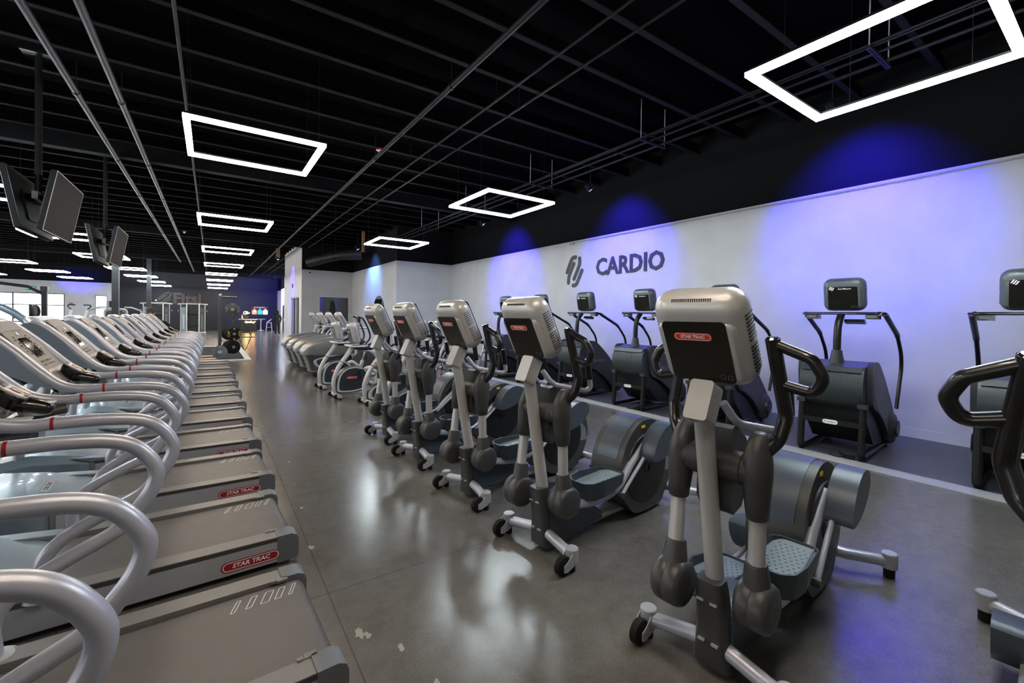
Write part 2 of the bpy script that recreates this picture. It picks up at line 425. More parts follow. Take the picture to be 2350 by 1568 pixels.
# ---------------------------------------------------------------- wall lettering
def bar_logo(b, s, slant):
    # four slanted bars with hooked ends
    def bar(pts, r):
        P = spl([(p[0], p[1], 0) for p in pts], 6); up = []; lo = []
        for i, p in enumerate(P):
            t = (P[min(i + 1, len(P) - 1)] - P[max(i - 1, 0)]).normalized(); n = V((-t.y, t.x, 0)); up.append(p + n * r); lo.append(p - n * r)
        e0 = []; e1 = []
        t0 = (P[1] - P[0]).normalized(); t1 = (P[-1] - P[-2]).normalized()
        for k in range(1, 6):
            a = PI * k / 6; n1 = V((-t1.y, t1.x, 0)); n0 = V((-t0.y, t0.x, 0))
            e1.append(P[-1] + n1 * r * math.cos(a) + t1 * r * math.sin(a)); e0.append(P[0] - n0 * r * math.cos(a) - t0 * r * math.sin(a))
        poly = up + e1 + lo[::-1] + e0
        b.prism([((p.x + slant * p.y) * s, p.y * s) for p in poly], 'z', 0, .012)
    bar([(-.36, -.05), (-.18, .3), (-.08, .42), (.06, .44)], .068)
    bar([(-.28, -.42), (-.26, -.22), (-.14, .02), (-.02, .22)], .068)
    bar([(.26, .38), (.26, .18), (.16, -.02), (.0, -.3)], .068)
    bar([(-.04, -.52), (.1, -.5), (.2, -.36), (.38, -.04)], .068)
m = frm((XW - .001, 8.66, 2.86), (0, 0, 1), (-1, 0, 0)); b = B(m); bar_logo(b, .78, 0.)
tag(b.obj('wall_logo', 'logo_black'), 'black emblem of four slanted bars on the white wall beside the word CARDIO', 'sign')
def sign(name, m, txt, size, bold, sx, mats, th=.008): b = B(m); b.text(txt, size, th, bold=bold, th=th, sx=sx); return b.obj(name, mats)
tag(sign('wall_lettering', frm((XW - .001, 6.845, 2.845), (0, 0, 1), (-1, 0, 0)), 'CARDIO', .58, .028, .92, 'logo_black'), 'large black letters reading CARDIO high on the long white wall', 'sign')

# ---------------------------------------------------------------- hanging light frames
def make_frame(k):
    t = thing('light_frame', 'x', 'ceiling light'); s = .655
    sq = [(-s, -s, .03), (s, -s, .03), (s, s, .03), (-s, s, .03)]
    b = B()
    for a, c in ((0, 1), (1, 2), (2, 3), (3, 0)):
        p, q = V(sq[a]), V(sq[c]); mid = (p + q) / 2; d = q - p
        b.box(mid, (abs(d.x) + .06 if abs(d.x) > .1 else .06, abs(d.y) - .06 if abs(d.y) > .1 else .06, .036))
    b.obj('diffuser', 'lamp_' + k, t)
    b = B()
    for a, c in ((0, 1), (1, 2), (2, 3), (3, 0)):
        p, q = V(sq[a]), V(sq[c]); mid = (p + q) / 2 + V((0, 0, .028)); d = q - p
        b.box(mid, (abs(d.x) + .06 if abs(d.x) > .1 else .06, abs(d.y) - .06 if abs(d.y) > .1 else .06, .02))
    b.obj('housing', 'black_metal', t)
    for x, y in ((-.655, -.4), (.655, -.4), (.655, .4), (-.655, .4)): B().cyl((x, y, .08), (x, y, 1.3), .0022, n=5).obj('suspension_wire', 'black_metal', t)
    return t
FR = {'warm': make_frame('warm'), 'cool': make_frame('cool')}; used = set()
def place_frame(k, x, y, label, group):
    loc = (x, y, 3.57)
    if k in used: return dup(FR[k], loc, 0, label, group)
    used.add(k); FR[k].location = loc; FR[k]['label'] = label; FR[k]['group'] = group
for i in range(8): place_frame('warm', .43, 6.24 + 5.37 * i, f'warm white square light frame over the aisle, {ORD[i]} along the receding row', 'warm light frames over the aisle')
for i in range(3): place_frame('cool', 4.26, 1.2 + 5.38 * i, f'cool white square light frame above the ellipticals, {ORD[i]} from the near end', 'cool light frames over the cardio machines')
for i in range(7): place_frame('cool', -3.32, 11.2 + 5.39 * i, f'cool white square light frame beyond the hanging screens, {ORD[i]} of its row', 'cool light frames over the strength area')
for i in range(4): place_frame('warm', -6.93, 21.4 + 5.39 * i, f'warm square light frame deep in the strength area, {ORD[i]} of its row', 'warm light frames over the strength area')
place_frame('cool', -10.5, 37.0, 'thin square light frame close to the street windows', 'light frames by the windows')
place_frame('cool', 5.6, 41.0, 'warm white light frame beside the dark door at the far end', 'light frames by the windows')
place_frame('warm', .43, .87, 'warm white light frame hanging directly over the camera position', 'warm light frames over the aisle')
place_frame('cool', -3.32, 5.8, 'cool white light frame behind the nearest hanging screens', 'cool light frames over the strength area')

# ---------------------------------------------------------------- blue wall washers
def washer(x, y, z, tgt, label, e=800, ang=96, col=(.03, .02, 1)):
    d = (V(tgt) - V((x, y, z))).normalized(); t = thing('blue_spotlight', label, 'spotlight', (x, y, z), 0, 'blue spotlights')
    q = d.to_track_quat('Z', 'Y').to_matrix().to_4x4()
    B(q).lathe([(.03, -.16), (.055, -.14), (.06, -.02), (.06, 0)], n=14).obj('housing', 'black_metal', t)
    B(q).lathe([(.05, .0), (.05, .006)], n=14).obj('lens', 'lamp_blue', t)
    B().cyl((0, 0, .03), (0, 0, CH - z - .27), .01, n=6).obj('stem', 'black_metal', t)
    l = bpy.data.lights.new('blue_beam', 'SPOT'); l.energy = e; l.color = col; l.spot_size = R(ang); l.spot_blend = .8; l.shadow_soft_size = .05
    o = bpy.data.objects.new('blue_beam', l); COL.objects.link(o); o.parent = t; o.location = d * .02; o.rotation_euler = d.to_track_quat('-Z', 'Y').to_euler()
for y, s in ((2.42, 'nearest the camera'), (6.97, 'second along the lettered wall'), (11.55, 'third along the lettered wall')):
    washer(6.85, y, 4.42, (XW, y, 3.5), f'small blue spotlight aimed at the white wall, {s}')
washer(5.0, 18.6, 4.3, (5.71, 18.7, 3.4), 'small blue spotlight washing the wall with the round mirror', 300, 100, (.12, .32, 1))
washer(2.75, 24.8, 4.3, (3.426, 24.9, 3.3), 'small blue spotlight over the office doorway', 420, 80)
washer(4.2, 40.0, 4.5, (4.3, 46, 3.3), 'small blue spotlight near the far dark wall', 900, 80)
washer(-8.6, 44.2, 3.95, (-8.3, 46, 4.3), 'bright blue spotlight high by the street windows', 260, 100)
# ---------------------------------------------------------------- treadmills: rear roller at local x=0, console towards -x
def make_treadmill():
    t = thing('treadmill', 'x', 'treadmill')
    b = B()
    b.prism([(-.03, .045), (-1.3, .045), (-1.3, .15), (-.03, .15)], 'y', -.315, .315)
    b.obj('deck', 'black', t)
    for s in (-1, 1):
        y0, y1 = (.325, .43) if s > 0 else (-.43, -.325)
        o = B().prism([(-.02, .035), (-1.36, .035), (-1.36, .205), (-.02, .19)], 'y', y0, y1, .012).obj('side_rail', 'rail_grey', t)
        B().prism([(-.0, .168), (-1.34, .18), (-1.34, .2), (.0, .186)], 'y', s * .424, s * .4335, .003).obj('edge_strip', 'charcoal', o)
        p = B().prism([(-.035, .04), (-1.33, .04), (-1.33, .172), (-.035, .162)], 'y', s * .426, s * .4345, .003).obj('side_panel', 'silver_dull', t)
        badge(frm((-.24, s * .4355, .09), (0, 0, 1), (0, s, 0)), .31, .062, 'brand_badge', p, mats=('red', 'white'))
        q = B(); q.prism([(-.1, .03), (.015, .035), (.022, .06), (.022, .15), (.012, .18), (-.02, .196), (-.1, .196)], 'y', min(s * .322, s * .438), max(s * .322, s * .438), .012)
        q.obj('end_cap', 'cap_grey', t)
        q = B(); q.box((-.1, s * .318, .19), (.05, .03, .012), .004); q.box((-.14, s * .322, .19), (.025, .02, .014), .003); q.obj('belt_guide', 'rail_grey', t)
    # belt wrapped on the rear roller
    pr = [(-1.36, .176), (-.07, .176)] + [(-.052 + .058 * math.sin(a), .118 + .058 * math.cos(a)) for a in [R(15 * k) for k in range(1, 12)]] + [(-.07, .06), (-1.36, .06)]
    be = B().prism(pr, 'y', -.305, .305).obj('belt', 'belt', t)
    q = B()
    for k in range(5):
        x = -.34 + .062 * k; wdt = (.016, .024, .036, .026, .014)[k]
        O = [(x + .035, -.2), (x + wdt + .035, -.2), (x + wdt, -.285), (x, -.285)]
        for i in range(4):
            p0, p1 = V((*O[i], .1772)), V((*O[(i + 1) % 4], .1772)); d = (p1 - p0).normalized(); nn = V((-d.y, d.x, 0)) * .0016
            q.f([q.v(p0 - nn), q.v(p1 - nn), q.v(p1 + nn), q.v(p0 + nn)])
    q.m = M.Translation((0, .48, 0))
    q2 = q.obj('belt_marking', 'white', be); q2.location = (0, .47, 0)
    # motor hood
    q = B(); rings = []
    for x, w, z in ((-1.18, .30, .186), (-1.32, .40, .215), (-1.5, .43, .27), (-1.75, .43, .31), (-1.95, .42, .27), (-2.06, .38, .16)):
        rings.append([(x, -w, .035), (x, w, .035), (x, w, z * .75), (x, w * .9, z), (x, w * .5, z + .012), (x, -w * .5, z + .012), (x, -w * .9, z), (x, -w, z * .75)])
    h = q.loft(rings); ho = q.obj('motor_hood', 'hood_blue', t, 30)
    mm = frm((-1.44, 0, .2635), (-.96, 0, .26), (.26, 0, .96)); badge(mm, .3, .07, 'brand_plate', ho, mats=('silver_dull', 'charcoal'))
    for s in (-1, 1): B().prism([(-1.1, .19), (-1.36, .198), (-1.5, .25), (-1.2, .215)], 'y', min(s * .33, s * .425), max(s * .33, s * .425), .008).obj('foot_rest', 'hood_blue', t)
    # handrails: foot, leg, hairpin loop, grip, sweep up to the console
    path = [(-1.10, .19), (-1.105, .34), (-1.03, .45), (-.86, .545), (-.73, .61), (-.665, .685), (-.615, .76), (-.593, .84), (-.617, .91), (-.675, .98), (-.76, 1.018), (-.9, 1.034), (-1.05, 1.036), (-1.18, 1.036), (-1.3, 1.075), (-1.41, 1.18), (-1.53, 1.32), (-1.66, 1.45), (-1.73, 1.485)]
    P = spl([(x - .025, 0, z) for x, z in path], 5)
    for s in (-1, 1):
        rr = [.0315 if p.x > -1.2 else .0315 + .006 * min(1, (-1.2 - p.x) / .25) for p in P]
        Q = [V((p.x, s * (.395 - .03 * max(0, min(1, (-1.25 - p.x) / .3))), p.z)) for p in P]
        h = B().tube(Q, rr, 14).obj('handrail', 'silver', t, 60)
        B().tube([(-1.085, s * .395, 1.0365), (-1.098, s * .395, 1.0365)], .0327, 16).obj('red_band', 'red', h)
        B().lathe([(.075, .186), (.07, .2), (.04, .205)], (-1.125, s * .395, 0), n=20).obj('foot_flange', 'silver_dull', h)
        q = B(); q.tube(fil([(-1.83, s * .36, .25), (-1.78, s * .36, .85), (-1.52, s * .365, 1.22)], .12), .035, 10); q.obj('upright', 'silver_dull', t)
        S = [p for p in P if p.x < -1.27]; S = S[::2] + [S[-1]]; n = len(S)
        off = [S[i] + V((-.76, 0, -.65)) * (.02 + .125 * min(1, (i / (n - 1)) * 1.9)) for i in range(n)]
        off[-1] += V((-.0, 0, .06)); pr = [(p.x, p.z) for p in S] + [(p.x, p.z) for p in off[::-1]]
        y0, y1 = sorted((s * .335, s * .405)); q = B(); q.prism(pr, 'y', y0, y1, .018, 3); q.obj('side_shell', 'hood_blue', t, 45)
    q = B(); q.tube(fil([(-1.71, -.365, 1.46), (-1.765, -.30, 1.5), (-1.765, .30, 1.5), (-1.71, .365, 1.46)], .06), .038, 12, ry=1.35); q.obj('top_arch', 'silver', t, 60)
    q = B(); q.prism([(-1.5, 1.08), (-1.78, 1.47), (-1.86, 1.44), (-1.7, 1.14), (-1.58, 1.06)], 'y', -.34, .34, .02); q.obj('console_back', 'hood_blue', t)
    # console face, sloping towards the runner
    u = V((-.33, 0, .43)).normalized(); n = V((.43, 0, .33)).normalized(); o = V((-1.50, 0, 1.265))
    m = frm(o, u, n)
    c = B(m @ M.Translation((0, -.035, 0))); c.plate(rrect(.56, .49, .03), -.03, .012, .01)
    co = c.obj('console', 'beige', t)
    c = B(m); c.plate(rrect(.60, .6, .04), -.04, .004, .008); c.obj('console_bezel', 'black', t)
    c = B(m); c.m = m @ M.Translation((0, .06, 0)); c.plate(rrect(.22, .17, .012), .012, .016); c.obj('screen', 'screen_off', co)
    c = B(m)
    for i in range(2):
        for j in range(8): c.box((-.13 + j * .036 + (.012 if j > 3 else 0), -.065 - i * .03, .014), (.022, .014, .006))
    for j in range(7):
        for sx in (-1, 1): c.box((sx * (.145 + .03 * (j % 2)), .16 - .025 * j, .014), (.02, .012, .005))
    c.obj('keypad', 'beige_dark', co)
    c = B(m); c.m = m @ M.Translation((0, -.2, 0)); c.plate(rrect(.52, .125, .03), .012, .02, .003); c.obj('accessory_tray', 'beige_light', co)
    c = B(m @ M.Translation((0, .262, 0))); c.plate(rrect(.54, .085, .02), -.02, .006); c.obj('fan_recess', 'stair_black', t)
    c = B(m); c.box((0, .185, .014), (.05, .025, .004)); c.obj('console_label', 'paper', co)
    c = B(m); c.tube(fil([(.06, -.27, .0), (.06, -.305, .03), (.2, -.305, .03), (.2, -.27, .0)], .02), .006, 8); c.obj('book_rest', 'chrome', co)
    c = B(m); c.tube([(-.29, -.26, .006), (-.29, .24, .006)], .006, 6); c.box((-.29, -.14, .006), (.013, .03, .013)); c.obj('trim_line', 'black', co)
    for s in (-1, 1):
        q = B(); q.m = M.Translation((-1.27, s * .26, 1.03)); q.loft([[(p[0], p[1], z) for p in rrect(.16 * k, .13 * k, .04)] for k, z in ((.8, -.05), (1, .012), (1.05, .018))]); q.obj('cup_holder', 'silver_plastic', t)
    q = B(); q.tube(fil([(-1.16, -.37, .985), (-1.33, -.3, .96), (-1.33, .3, .96), (-1.16, .37, .985)], .1), .03, 10); q.obj('crossbar', 'charcoal', t)
    # centre grip with heart-rate sensors and stop label
    g = B().tube(spl([(-1.40, 0, .95), (-1.375, 0, 1.0), (-1.35, 0, 1.05), (-1.325, 0, 1.1)], 4), .03, 14).obj('grip_stem', 'chrome', t)
    gm = frm((-1.30, 0, 1.155), (-.8, 0, .6), (.6, 0, .8))
    q = B(gm); q.loft([[(p[0], p[1] + dy, z) for p in rrect(.15 * k, .13 * k2, .05, 5)] for z, k, k2, dy in ((-.1, .35, .4, -.01), (-.085, .5, .55, -.01), (-.06, .78, .8, 0), (-.03, .97, .97, 0), (-.005, 1.04, 1.04, 0), (.0, .98, .98, 0))]); q.obj('centre_grip', 'black_gloss', t, 60)
    q = B(); q.tube(spl([(-1.315, 0, 1.09), (-1.28, 0, 1.085), (-1.22, 0, 1.07), (-1.18, 0, 1.055), (-1.15, 0, 1.05)], 3), [.03, .038, .042, .042, .042, .041, .04, .039, .038, .036, .034, .028, .012], 14, ry=1.15); q.obj('grip_nose', 'black_gloss', t, 60)
    q = B(gm); q.plate(rrect(.15, .125, .035), 0, .01, .004); gp = q.obj('grip_plate', 'silver_plastic', t)
    q = B(gm); q.plate(rrect(.062, .05, .012), .012, .0135); q.mi = 1
    for sy in (-1, 1): q.box((0, sy * .052, .013), (.07, .018, .002))
    q.mi = 2; q.box((.03, -.036, .013), (.03, .018, .0025)); q.mi = 3; q.text('V', .034, .0137, (-.01, 0), bold=.02); q.obj('stop_label', ['red', 'black', 'yellow', 'white'], gp)
    return t
TM = make_treadmill()
for k in range(12):
    lab = ('silver treadmill nearest the camera, only one looped handrail of it showing', 'silver treadmill with the whole belt end in view, nearest of the row')[k] if k < 2 else f'silver treadmill, {ORD[k]} counted from the near end of the long row'
    loc = (.43, 1.0 + 1.25 * k, 0); rz = R(2.6)
    if k == 0: TM.location = loc; TM.rotation_euler.z = rz; TM['label'] = lab; TM['group'] = 'treadmills in the long row'
    else: dup(TM, loc, rz, lab)
# ---------------------------------------------------------------- shared display housing
def display(parent, o, u, n, W, H, D, shell, panel, brand='STAR TRAC', vents=True, tilt=None):
    m = frm(o, u, n); b = B(m); r = .17 * W + .01
    rings = []
    for z, ins in ((-D, .03), (-D + .02, .008), (-D * .6, .0), (-.055, .004), (-.03, .016), (-.012, .034), (-.002, .06), (0, .08)):
        rings.append([(p[0], p[1], z) for p in rrect(W - 2 * ins * W / .4, H - 2 * ins * W / .4, max(.02, r - ins * .5), 6)])
    b.loft(rings); c = b.obj('display', shell, parent, 50)
    b = B(m); b.m = m @ M.Translation((0, -.035 * H / .44, 0))
    # raised flat pad carrying the black panel
    b.loft([[(p[0], p[1], z) for p in rrect(W * s, H * .76 * s, .035, 5)] for s, z in ((.86, -.02), (.82, .004), (.79, .008))])
    b.obj('back_pad', shell, c, 50)
    b = B(m); b.m = m @ M.Translation((0, -.03 * H / .44, 0)); b.plate(rrect(W * .7, H * .66, .02), .007, .0105)
    pn = b.obj('back_panel', panel, c)
    if brand == 'STAR TRAC': badge(m @ M.Translation((-.02 * W, .045 * H / .44, .0106)), W * .42, W * .092, 'brand_badge', c)
    elif brand:
        b = B(m @ M.Translation((0, .09 * H / .44, .0106)))
        b.text(brand, W * .068, 0, c=(.05 * W, 0), bold=.01)
        for k in (-1, 0, 1): b.prism([((-.3 + .035 * k) * W, -.03 * W - .02 * W * k), ((-.27 + .035 * k) * W, -.03 * W - .02 * W * k), ((-.22 + .035 * k) * W, .05 * W - .02 * W * k), ((-.25 + .035 * k) * W, .05 * W - .02 * W * k)], 'z', 0, .0005)
        b.obj('brand_mark', 'white', c)
    b = B(m @ M.Translation((W * .22, -.33 * H, .0106)))
    for k in (0, 1):
        o2, i2 = rrect(.019 * W / .4, .021 * W / .4, .003, 2), rrect(.016 * W / .4, .018 * W / .4, .003, 2); x = k * .03 * W / .4
        a = [b.v((p[0] + x, p[1], .0004)) for p in o2]; e = [b.v((p[0] + x, p[1], .0004)) for p in i2]
        for j in range(len(a)): b.f((a[j], a[(j + 1) % len(a)], e[(j + 1) % len(a)], e[j]))
    b.obj('socket_icon', 'wall_text_grey', c)
    if vents:
        b = B(m)
        for k in range(19): b.box(((-.21 + .42 * k / 18) * W, .405 * H, -.024 * W / .4), (W * .009, H * .12, .02 * W / .4), rot=M.Rotation(R(-22), 3, 'X'))
        b.obj('top_vent', 'black', c)
        for sx in (-1, 1):
            b = B(m)
            for k in range(17):
                if k == 8: continue
                b.box((sx * (W / 2 - .0022), (.26 - .58 * k / 16) * H, -.55 * D), (.006, H * .009, D * .42))
            b.obj('side_vent', 'black', c)
    b = B(m @ M.Translation((0, 0, -D - .001))); b.plate(rrect(W * .84, H * .84, .03), -.006, .004, .003); b.obj('user_screen', 'screen_off', c)
    return c

# ---------------------------------------------------------------- ellipticals: origin on the floor under the front stabiliser
def make_elliptical():
    t = thing('elliptical_trainer', 'x', 'elliptical trainer')
    # front stabiliser with casters
    st = B().tube(spl([(0, -.29, .1), (.02, -.19, .11), (.035, 0, .135), (.02, .19, .11), (0, .29, .1)], 6), .034, 14).obj('front_stabiliser', 'silver', t, 60)
    q = B(); q.box((.035, 0, .135), (.074, .12, .074), .012); q.obj('axle_plate', 'silver_plastic', st)
    for s in (-1, 1):
        e = B().cyl((0, s * .31, .06), (0, s * .31, .15), .041, n=20, bev=.005).obj('end_post', 'silver_dull', t)
        B().cyl((0, s * .31, 0), (0, s * .31, .06), .024, n=14, bev=.004).obj('rubber_foot', 'rubber', e)
        q = B(); q.prism([(-.1, .035), (-.07, .03), (.0, .05), (.0, .125), (-.03, .125), (-.07, .09), (-.1, .075)], 'y', s * .31 - .034, s * .31 - .028, .001); q.prism([(-.1, .035), (-.07, .03), (.0, .05), (.0, .125), (-.03, .125), (-.07, .09), (-.1, .075)], 'y', s * .31 + .028, s * .31 + .034, .001)
        q.obj('wheel_fork', 'silver_dull', e)
        q = B(); q.m = M.Translation((-.082, s * .31, .062)); q.lathe([(.02, -.022), (.045, -.022), (.058, -.017), (.06, 0), (.058, .017), (.045, .022), (.02, .022)], ax=(0, 1, 0), n=26); q.obj('caster_wheel', 'rubber', e, 40)
    # base shroud and long low fairing behind it
    q = B(); q.loft([[(x + p[0], p[1], z) for p in rrect(a, w, .03)] for z, x, a, w in ((.04, .075, .15, .17), (.1, .06, .14, .155), (.2, .045, .12, .135), (.33, .025, .115, .125), (.40, .012, .112, .118), (.44, .005, .104, .108))]); sh = q.obj('base_shroud', 'charcoal', t, 45)
    q = B()
    for z, y in ((.35, .03), (.35, -.03), (.16, .03), (.16, -.03)): q = B(); q.box((-.035 + (.35 - z) * .1, y, z), (.02, .03, .008)); q.obj('vent_slot', 'silver', sh)
    q = B(); q.loft([[(x, y, z) for y, z in pr] for x, pr in ((.05, rr2(.16, .05, .3)), (.25, rr2(.17, .05, .33)), (.45, rr2(.15, .05, .26)), (.62, rr2(.12, .05, .12)))]); q.obj('lower_fairing', 'charcoal_blue', t, 45)
    # mast and head block
    q = B(); q.tube([(.05, 0, .36), (-.01, 0, .68), (-.085, 0, 1.1), (-.105, 0, 1.2)], .04, 18, ry=1.05); q.obj('mast', 'silver_plastic', t, 60)
    q = B(frm((-.115, 0, 1.245), (.42, 0, .9), (-.9, 0, .42))); q.plate(rrect(.102, .175, .015), -.055, .04, .012); q.obj('neck_block', 'silver_plastic', t)
    # fin behind the mast
    q = B(); q.prism([(.0, .80), (.02, 1.12), (.06, 1.13), (.16, 1.06), (.2, .98), (.19, .86), (.12, .76), (.04, .74)], 'y', -.075, .075, .02); q.obj('pivot_fin', 'charcoal', t)
    q = B(); q.cyl((.04, -.12, .955), (.04, .12, .955), .07, n=28, bev=.006); q.cyl((.04, -.15, .955), (.04, .15, .955), .064, n=28); q.obj('pivot_shaft', 'charcoal', t)
    display(t, (-.165, 0, 1.492), (-.45, 0, .89), (-.89, 0, -.45), .39, .43, .145, 'silver_plastic', 'black_gloss')
    # fixed heart-rate bar
    for s in (-1, 1):
        P = fil([(-.03, s * .05, 1.24), (.02, s * .075, 1.17), (.06, s * .085, 1.14), (.24, s * .2, 1.1), (.27, s * .215, 1.12), (.235, s * .215, 1.3)], .05)
        h = B().tube(P, .018, 12).obj('pulse_bar', 'silver', t, 60)
        B().tube([(.258, s * .215, 1.18), (.233, s * .215, 1.31)], .0225, 12).obj('pulse_grip', 'black_gloss', h)
    # swinging arms
    for s, ph in ((-1, R(-6.5)), (1, R(5))):
        rot = M.Translation((.04, 0, .96)) @ M.Rotation(ph, 4, 'Y') @ M.Translation((-.04, 0, -.96))
        y = s * .168
        q = B(rot); q.loft([[(x + p[0], y + p[1], z) for p in ell(a, w, 18)] for z, x, a, w in ((.755, .03, .04, .036), (.76, .03, .048, .044), (.83, .032, .058, .05), (.90, .036, .066, .056), (.95, .04, .072, .06), (1.0, .044, .07, .058), (1.05, .052, .058, .05), (1.09, .064, .042, .04), (1.115, .074, .028, .03), (1.12, .075, .016, .018))])
        a = q.obj('swing_arm', 'charcoal', t, 60)
        q = B(rot); q.tube([(.03, y, .76), (.015, y * .97, .5)], .034, 16); q.obj('link_tube', 'silver_plastic', a, 60)
        q = B(rot); q.loft([[(x + p[0], y * .96 + p[1], z) for p in ell(aa, w, 18)] for z, x, aa, w in ((.56, .02, .042, .042), (.55, .02, .046, .046), (.47, .02, .055, .055), (.42, .015, .066, .062), (.385, .015, .06, .06))]); q.obj('arm_boot', 'charcoal', a, 50)
        q = B(rot); q.lathe([(.03, -.07), (.082, -.07), (.096, -.062), (.104, -.045), (.105, .0), (.1035, .002), (.105, .004), (.104, .045), (.096, .062), (.082, .07), (.03, .07)], (.015, y * .96, .37), (0, 1, 0), 30); q.obj('knuckle_cover', 'charcoal', a, 42)
        yo = s * (.035 if s < 0 else .045)
        P = fil([(.05, y + yo * .4, 1.03), (.1, y + yo * 1.8, 1.09), (.13, y + yo * 2.4, 1.19), (.1, y + yo * 1.4, 1.52)], [0, .1, .1, 0], 6)
        h = B(rot).tube(P, .0285, 14).obj('handle', 'black_tube', a, 60)
        top = V((.103, y + yo * 1.45, 1.5)); low = V((.118, y + yo * 1.9, 1.33))
        P = fil([top, (.1, y + s * .19, 1.445), (.105, y + s * .225, 1.375), (.11, y + s * .195, 1.305), low], [0, .05, .05, .05, 0], 6)
        B(rot).tube(P, .0225, 12).obj('handle_loop', 'black_tube', a, 60)
        B(rot).lathe([(.028, 0), (.02, .008), (.002, .01)], (.1, y + yo * 1.4, 1.52), (-.05, 0, 1), 14).obj('end_plug', 'chrome', a)
    # pedal arms, pedals, cranks
    for s, zk, zc, pz, px in ((-1, .385, .62, .42, .47), (1, .375, .2, .25, .42)):
        y = s * .175
        kx = .015 + (.04 if s > 0 else -.02)
        P = spl([(kx, y, zk - .01), (.35, y, pz - .12), (px + .18, y * .95, pz - .1), (.85, y * .9, (pz - .1 + zc) / 2 + .0), (1.06, y * .9, zc)], 5)
        pa = B().tube(P, .03, 12).obj('pedal_arm', 'silver', t, 60)
        P2 = [(px + .14, y * 1.38, pz - .12), (1.04, y * 1.25, zc - .02)]
        B().tube(P2, .014, 10).obj('guide_rod', 'silver', pa, 60)
        B().cyl((P2[0][0], y * 1.38 - .02, pz - .12), (P2[0][0], y * 1.38 + .02, pz - .12), .022, n=14).obj('rod_joint', 'pedal_side', pa)
        # pedal tray
        tl = R(-4 if s < 0 else 3); pm = M.Translation((px, y * .8, pz)) @ M.Rotation(tl, 4, 'Y')
        foot = [(-.22, -.05), (-.18, -.1), (-.08, -.115), (.14, -.1), (.2, -.075), (.2, .075), (.14, .1), (-.08, .115), (-.18, .1), (-.22, .05)]
        fo = [p for p in fil([(x, yv, 0) for x, yv in foot], .05, 3, True)]
        q = B(pm); q.prism([(p.x, p.y) for p in fo], 'z', -.03, 0, .004); pd = q.obj('pedal', 'pedal_grey', t)
        q = B(pm); rings = []
        hgt = lambda x: .055 if x < .05 else .055 - .045 * min(1, (x - .05) / .15)
        rings.append([(p.x, p.y, -.07 + .02 * (p.x > .1)) for p in fo]); rings.append([(p.x * 1.05, p.y * 1.08, 0) for p in fo]); rings.append([(p.x * 1.06, p.y * 1.09, hgt(p.x)) for p in fo]); rings.append([(p.x * 1.02, p.y * 1.02, hgt(p.x)) for p in fo]); rings.append([(p.x * 1.0, p.y * 1.0, .0) for p in fo]); rings.append([(p.x * .9, p.y * .9, -.035) for p in fo])
        q.loft(rings); q.obj('pedal_rim', 'pedal_side', pd, 40)
        q = B(pm)
        for i in range(11):
            for j in range(6):
                x = -.13 + .028 * i; yv = -.07 + .028 * j + (.014 if i % 2 else 0)
                if abs(yv) < .082: q.lathe([(.007, 0), (.004, .003)], (x, yv, 0), n=6)
        q.tube([(-.1, -.095, .006), (.19, -.075, .006)], .004, 6); q.obj('pedal_tread', 'pedal_grey', pd)
        B().box((px + .02, y * .85, pz - .1), (.1, .05, .1), .01).obj('pedal_bracket', 'silver_dull', pa)
        # rounded crank cover
        sg = 1 if s < 0 else -1
        cm = M.Translation((1.09, s * .19, zc)) @ M.Rotation(R(-28 if s < 0 else 24), 4, 'Y')
        q = B(cm)
        prof = [(-.21, -.02), (-.16, .05), (-.06, .105), (.06, .115), (.16, .07), (.21, -.01), (.17, -.075), (.06, -.1), (-.08, -.085)] if s < 0 else [(-.2, .03), (-.12, .085), (0, .11), (.12, .09), (.2, .02), (.18, -.07), (.05, -.1), (-.1, -.07)]
        pr = [(p.x, p.z) for p in spl([(x, 0, z) for x, z in prof], 3, True)]
        q.prism(pr, 'y', min(0, s * .13) - (0 if s > 0 else 0), max(0, s * .13), .03, 4); q.obj('crank_cover', 'charcoal_blue', t, 50)
    # flywheel housing
    prof = [(.98, .035), (.86, .1), (.755, .24), (.73, .4), (.765, .55), (.86, .68), (1.0, .765), (1.16, .765), (1.32, .68), (1.44, .53), (1.475, .38), (1.44, .24), (1.36, .12), (1.28, .04)]
    pr = [(p.x, p.z) for p in spl([(x, 0, z) for x, z in prof], 3, True)]
    q = B(); q.prism(pr, 'y', -.145, .145, .075, 5); fh = q.obj('flywheel_housing', 'charcoal', t, 50)
    q = B(); cap = [p for p in pr if p[1] > .5]
    cap2 = [(1.09 + (x - 1.09) * 1.012, .4 + (z - .4) * 1.012) for x, z in cap]
    inn = [(1.09 + (x - 1.09) * .9, .4 + (z - .4) * .9) for x, z in cap][::-1]
    q.prism(cap2 + inn, 'y', -.095, .095, .015, 3); q.obj('top_cowl', 'charcoal_blue', fh, 50)
    for s in (-1, 1):
        q = B(); q.lathe([(.28, 0), (.275, .012), (.24, .014), (.05, .012), (.045, .018), (.03, .018), (.028, .01), (.002, .01)], (1.08, s * .143, .385), (0, s, 0), 40); q.obj('flywheel_disc', 'black', fh, 30)
        q = B(); q.prism([(1.33, .3), (1.46, .3), (1.44, .42), (1.36, .5), (1.32, .46)], 'y', min(s * .14, s * .148), max(s * .14, s * .148), .002); bp = q.obj('badge_plate', 'pedal_grey', fh)
        q = B(); q.box((1.02, s * .1475, .725), (.05, .004, .022)); q.obj('warning_sticker', 'yellow', fh)
    # floor frame and rear stabiliser
    q = B(); q.tube([(.1, 0, .075), (1.3, 0, .06)], .04, 12, ry=1.3); q.obj('base_tube', 'silver_plastic', t, 60)
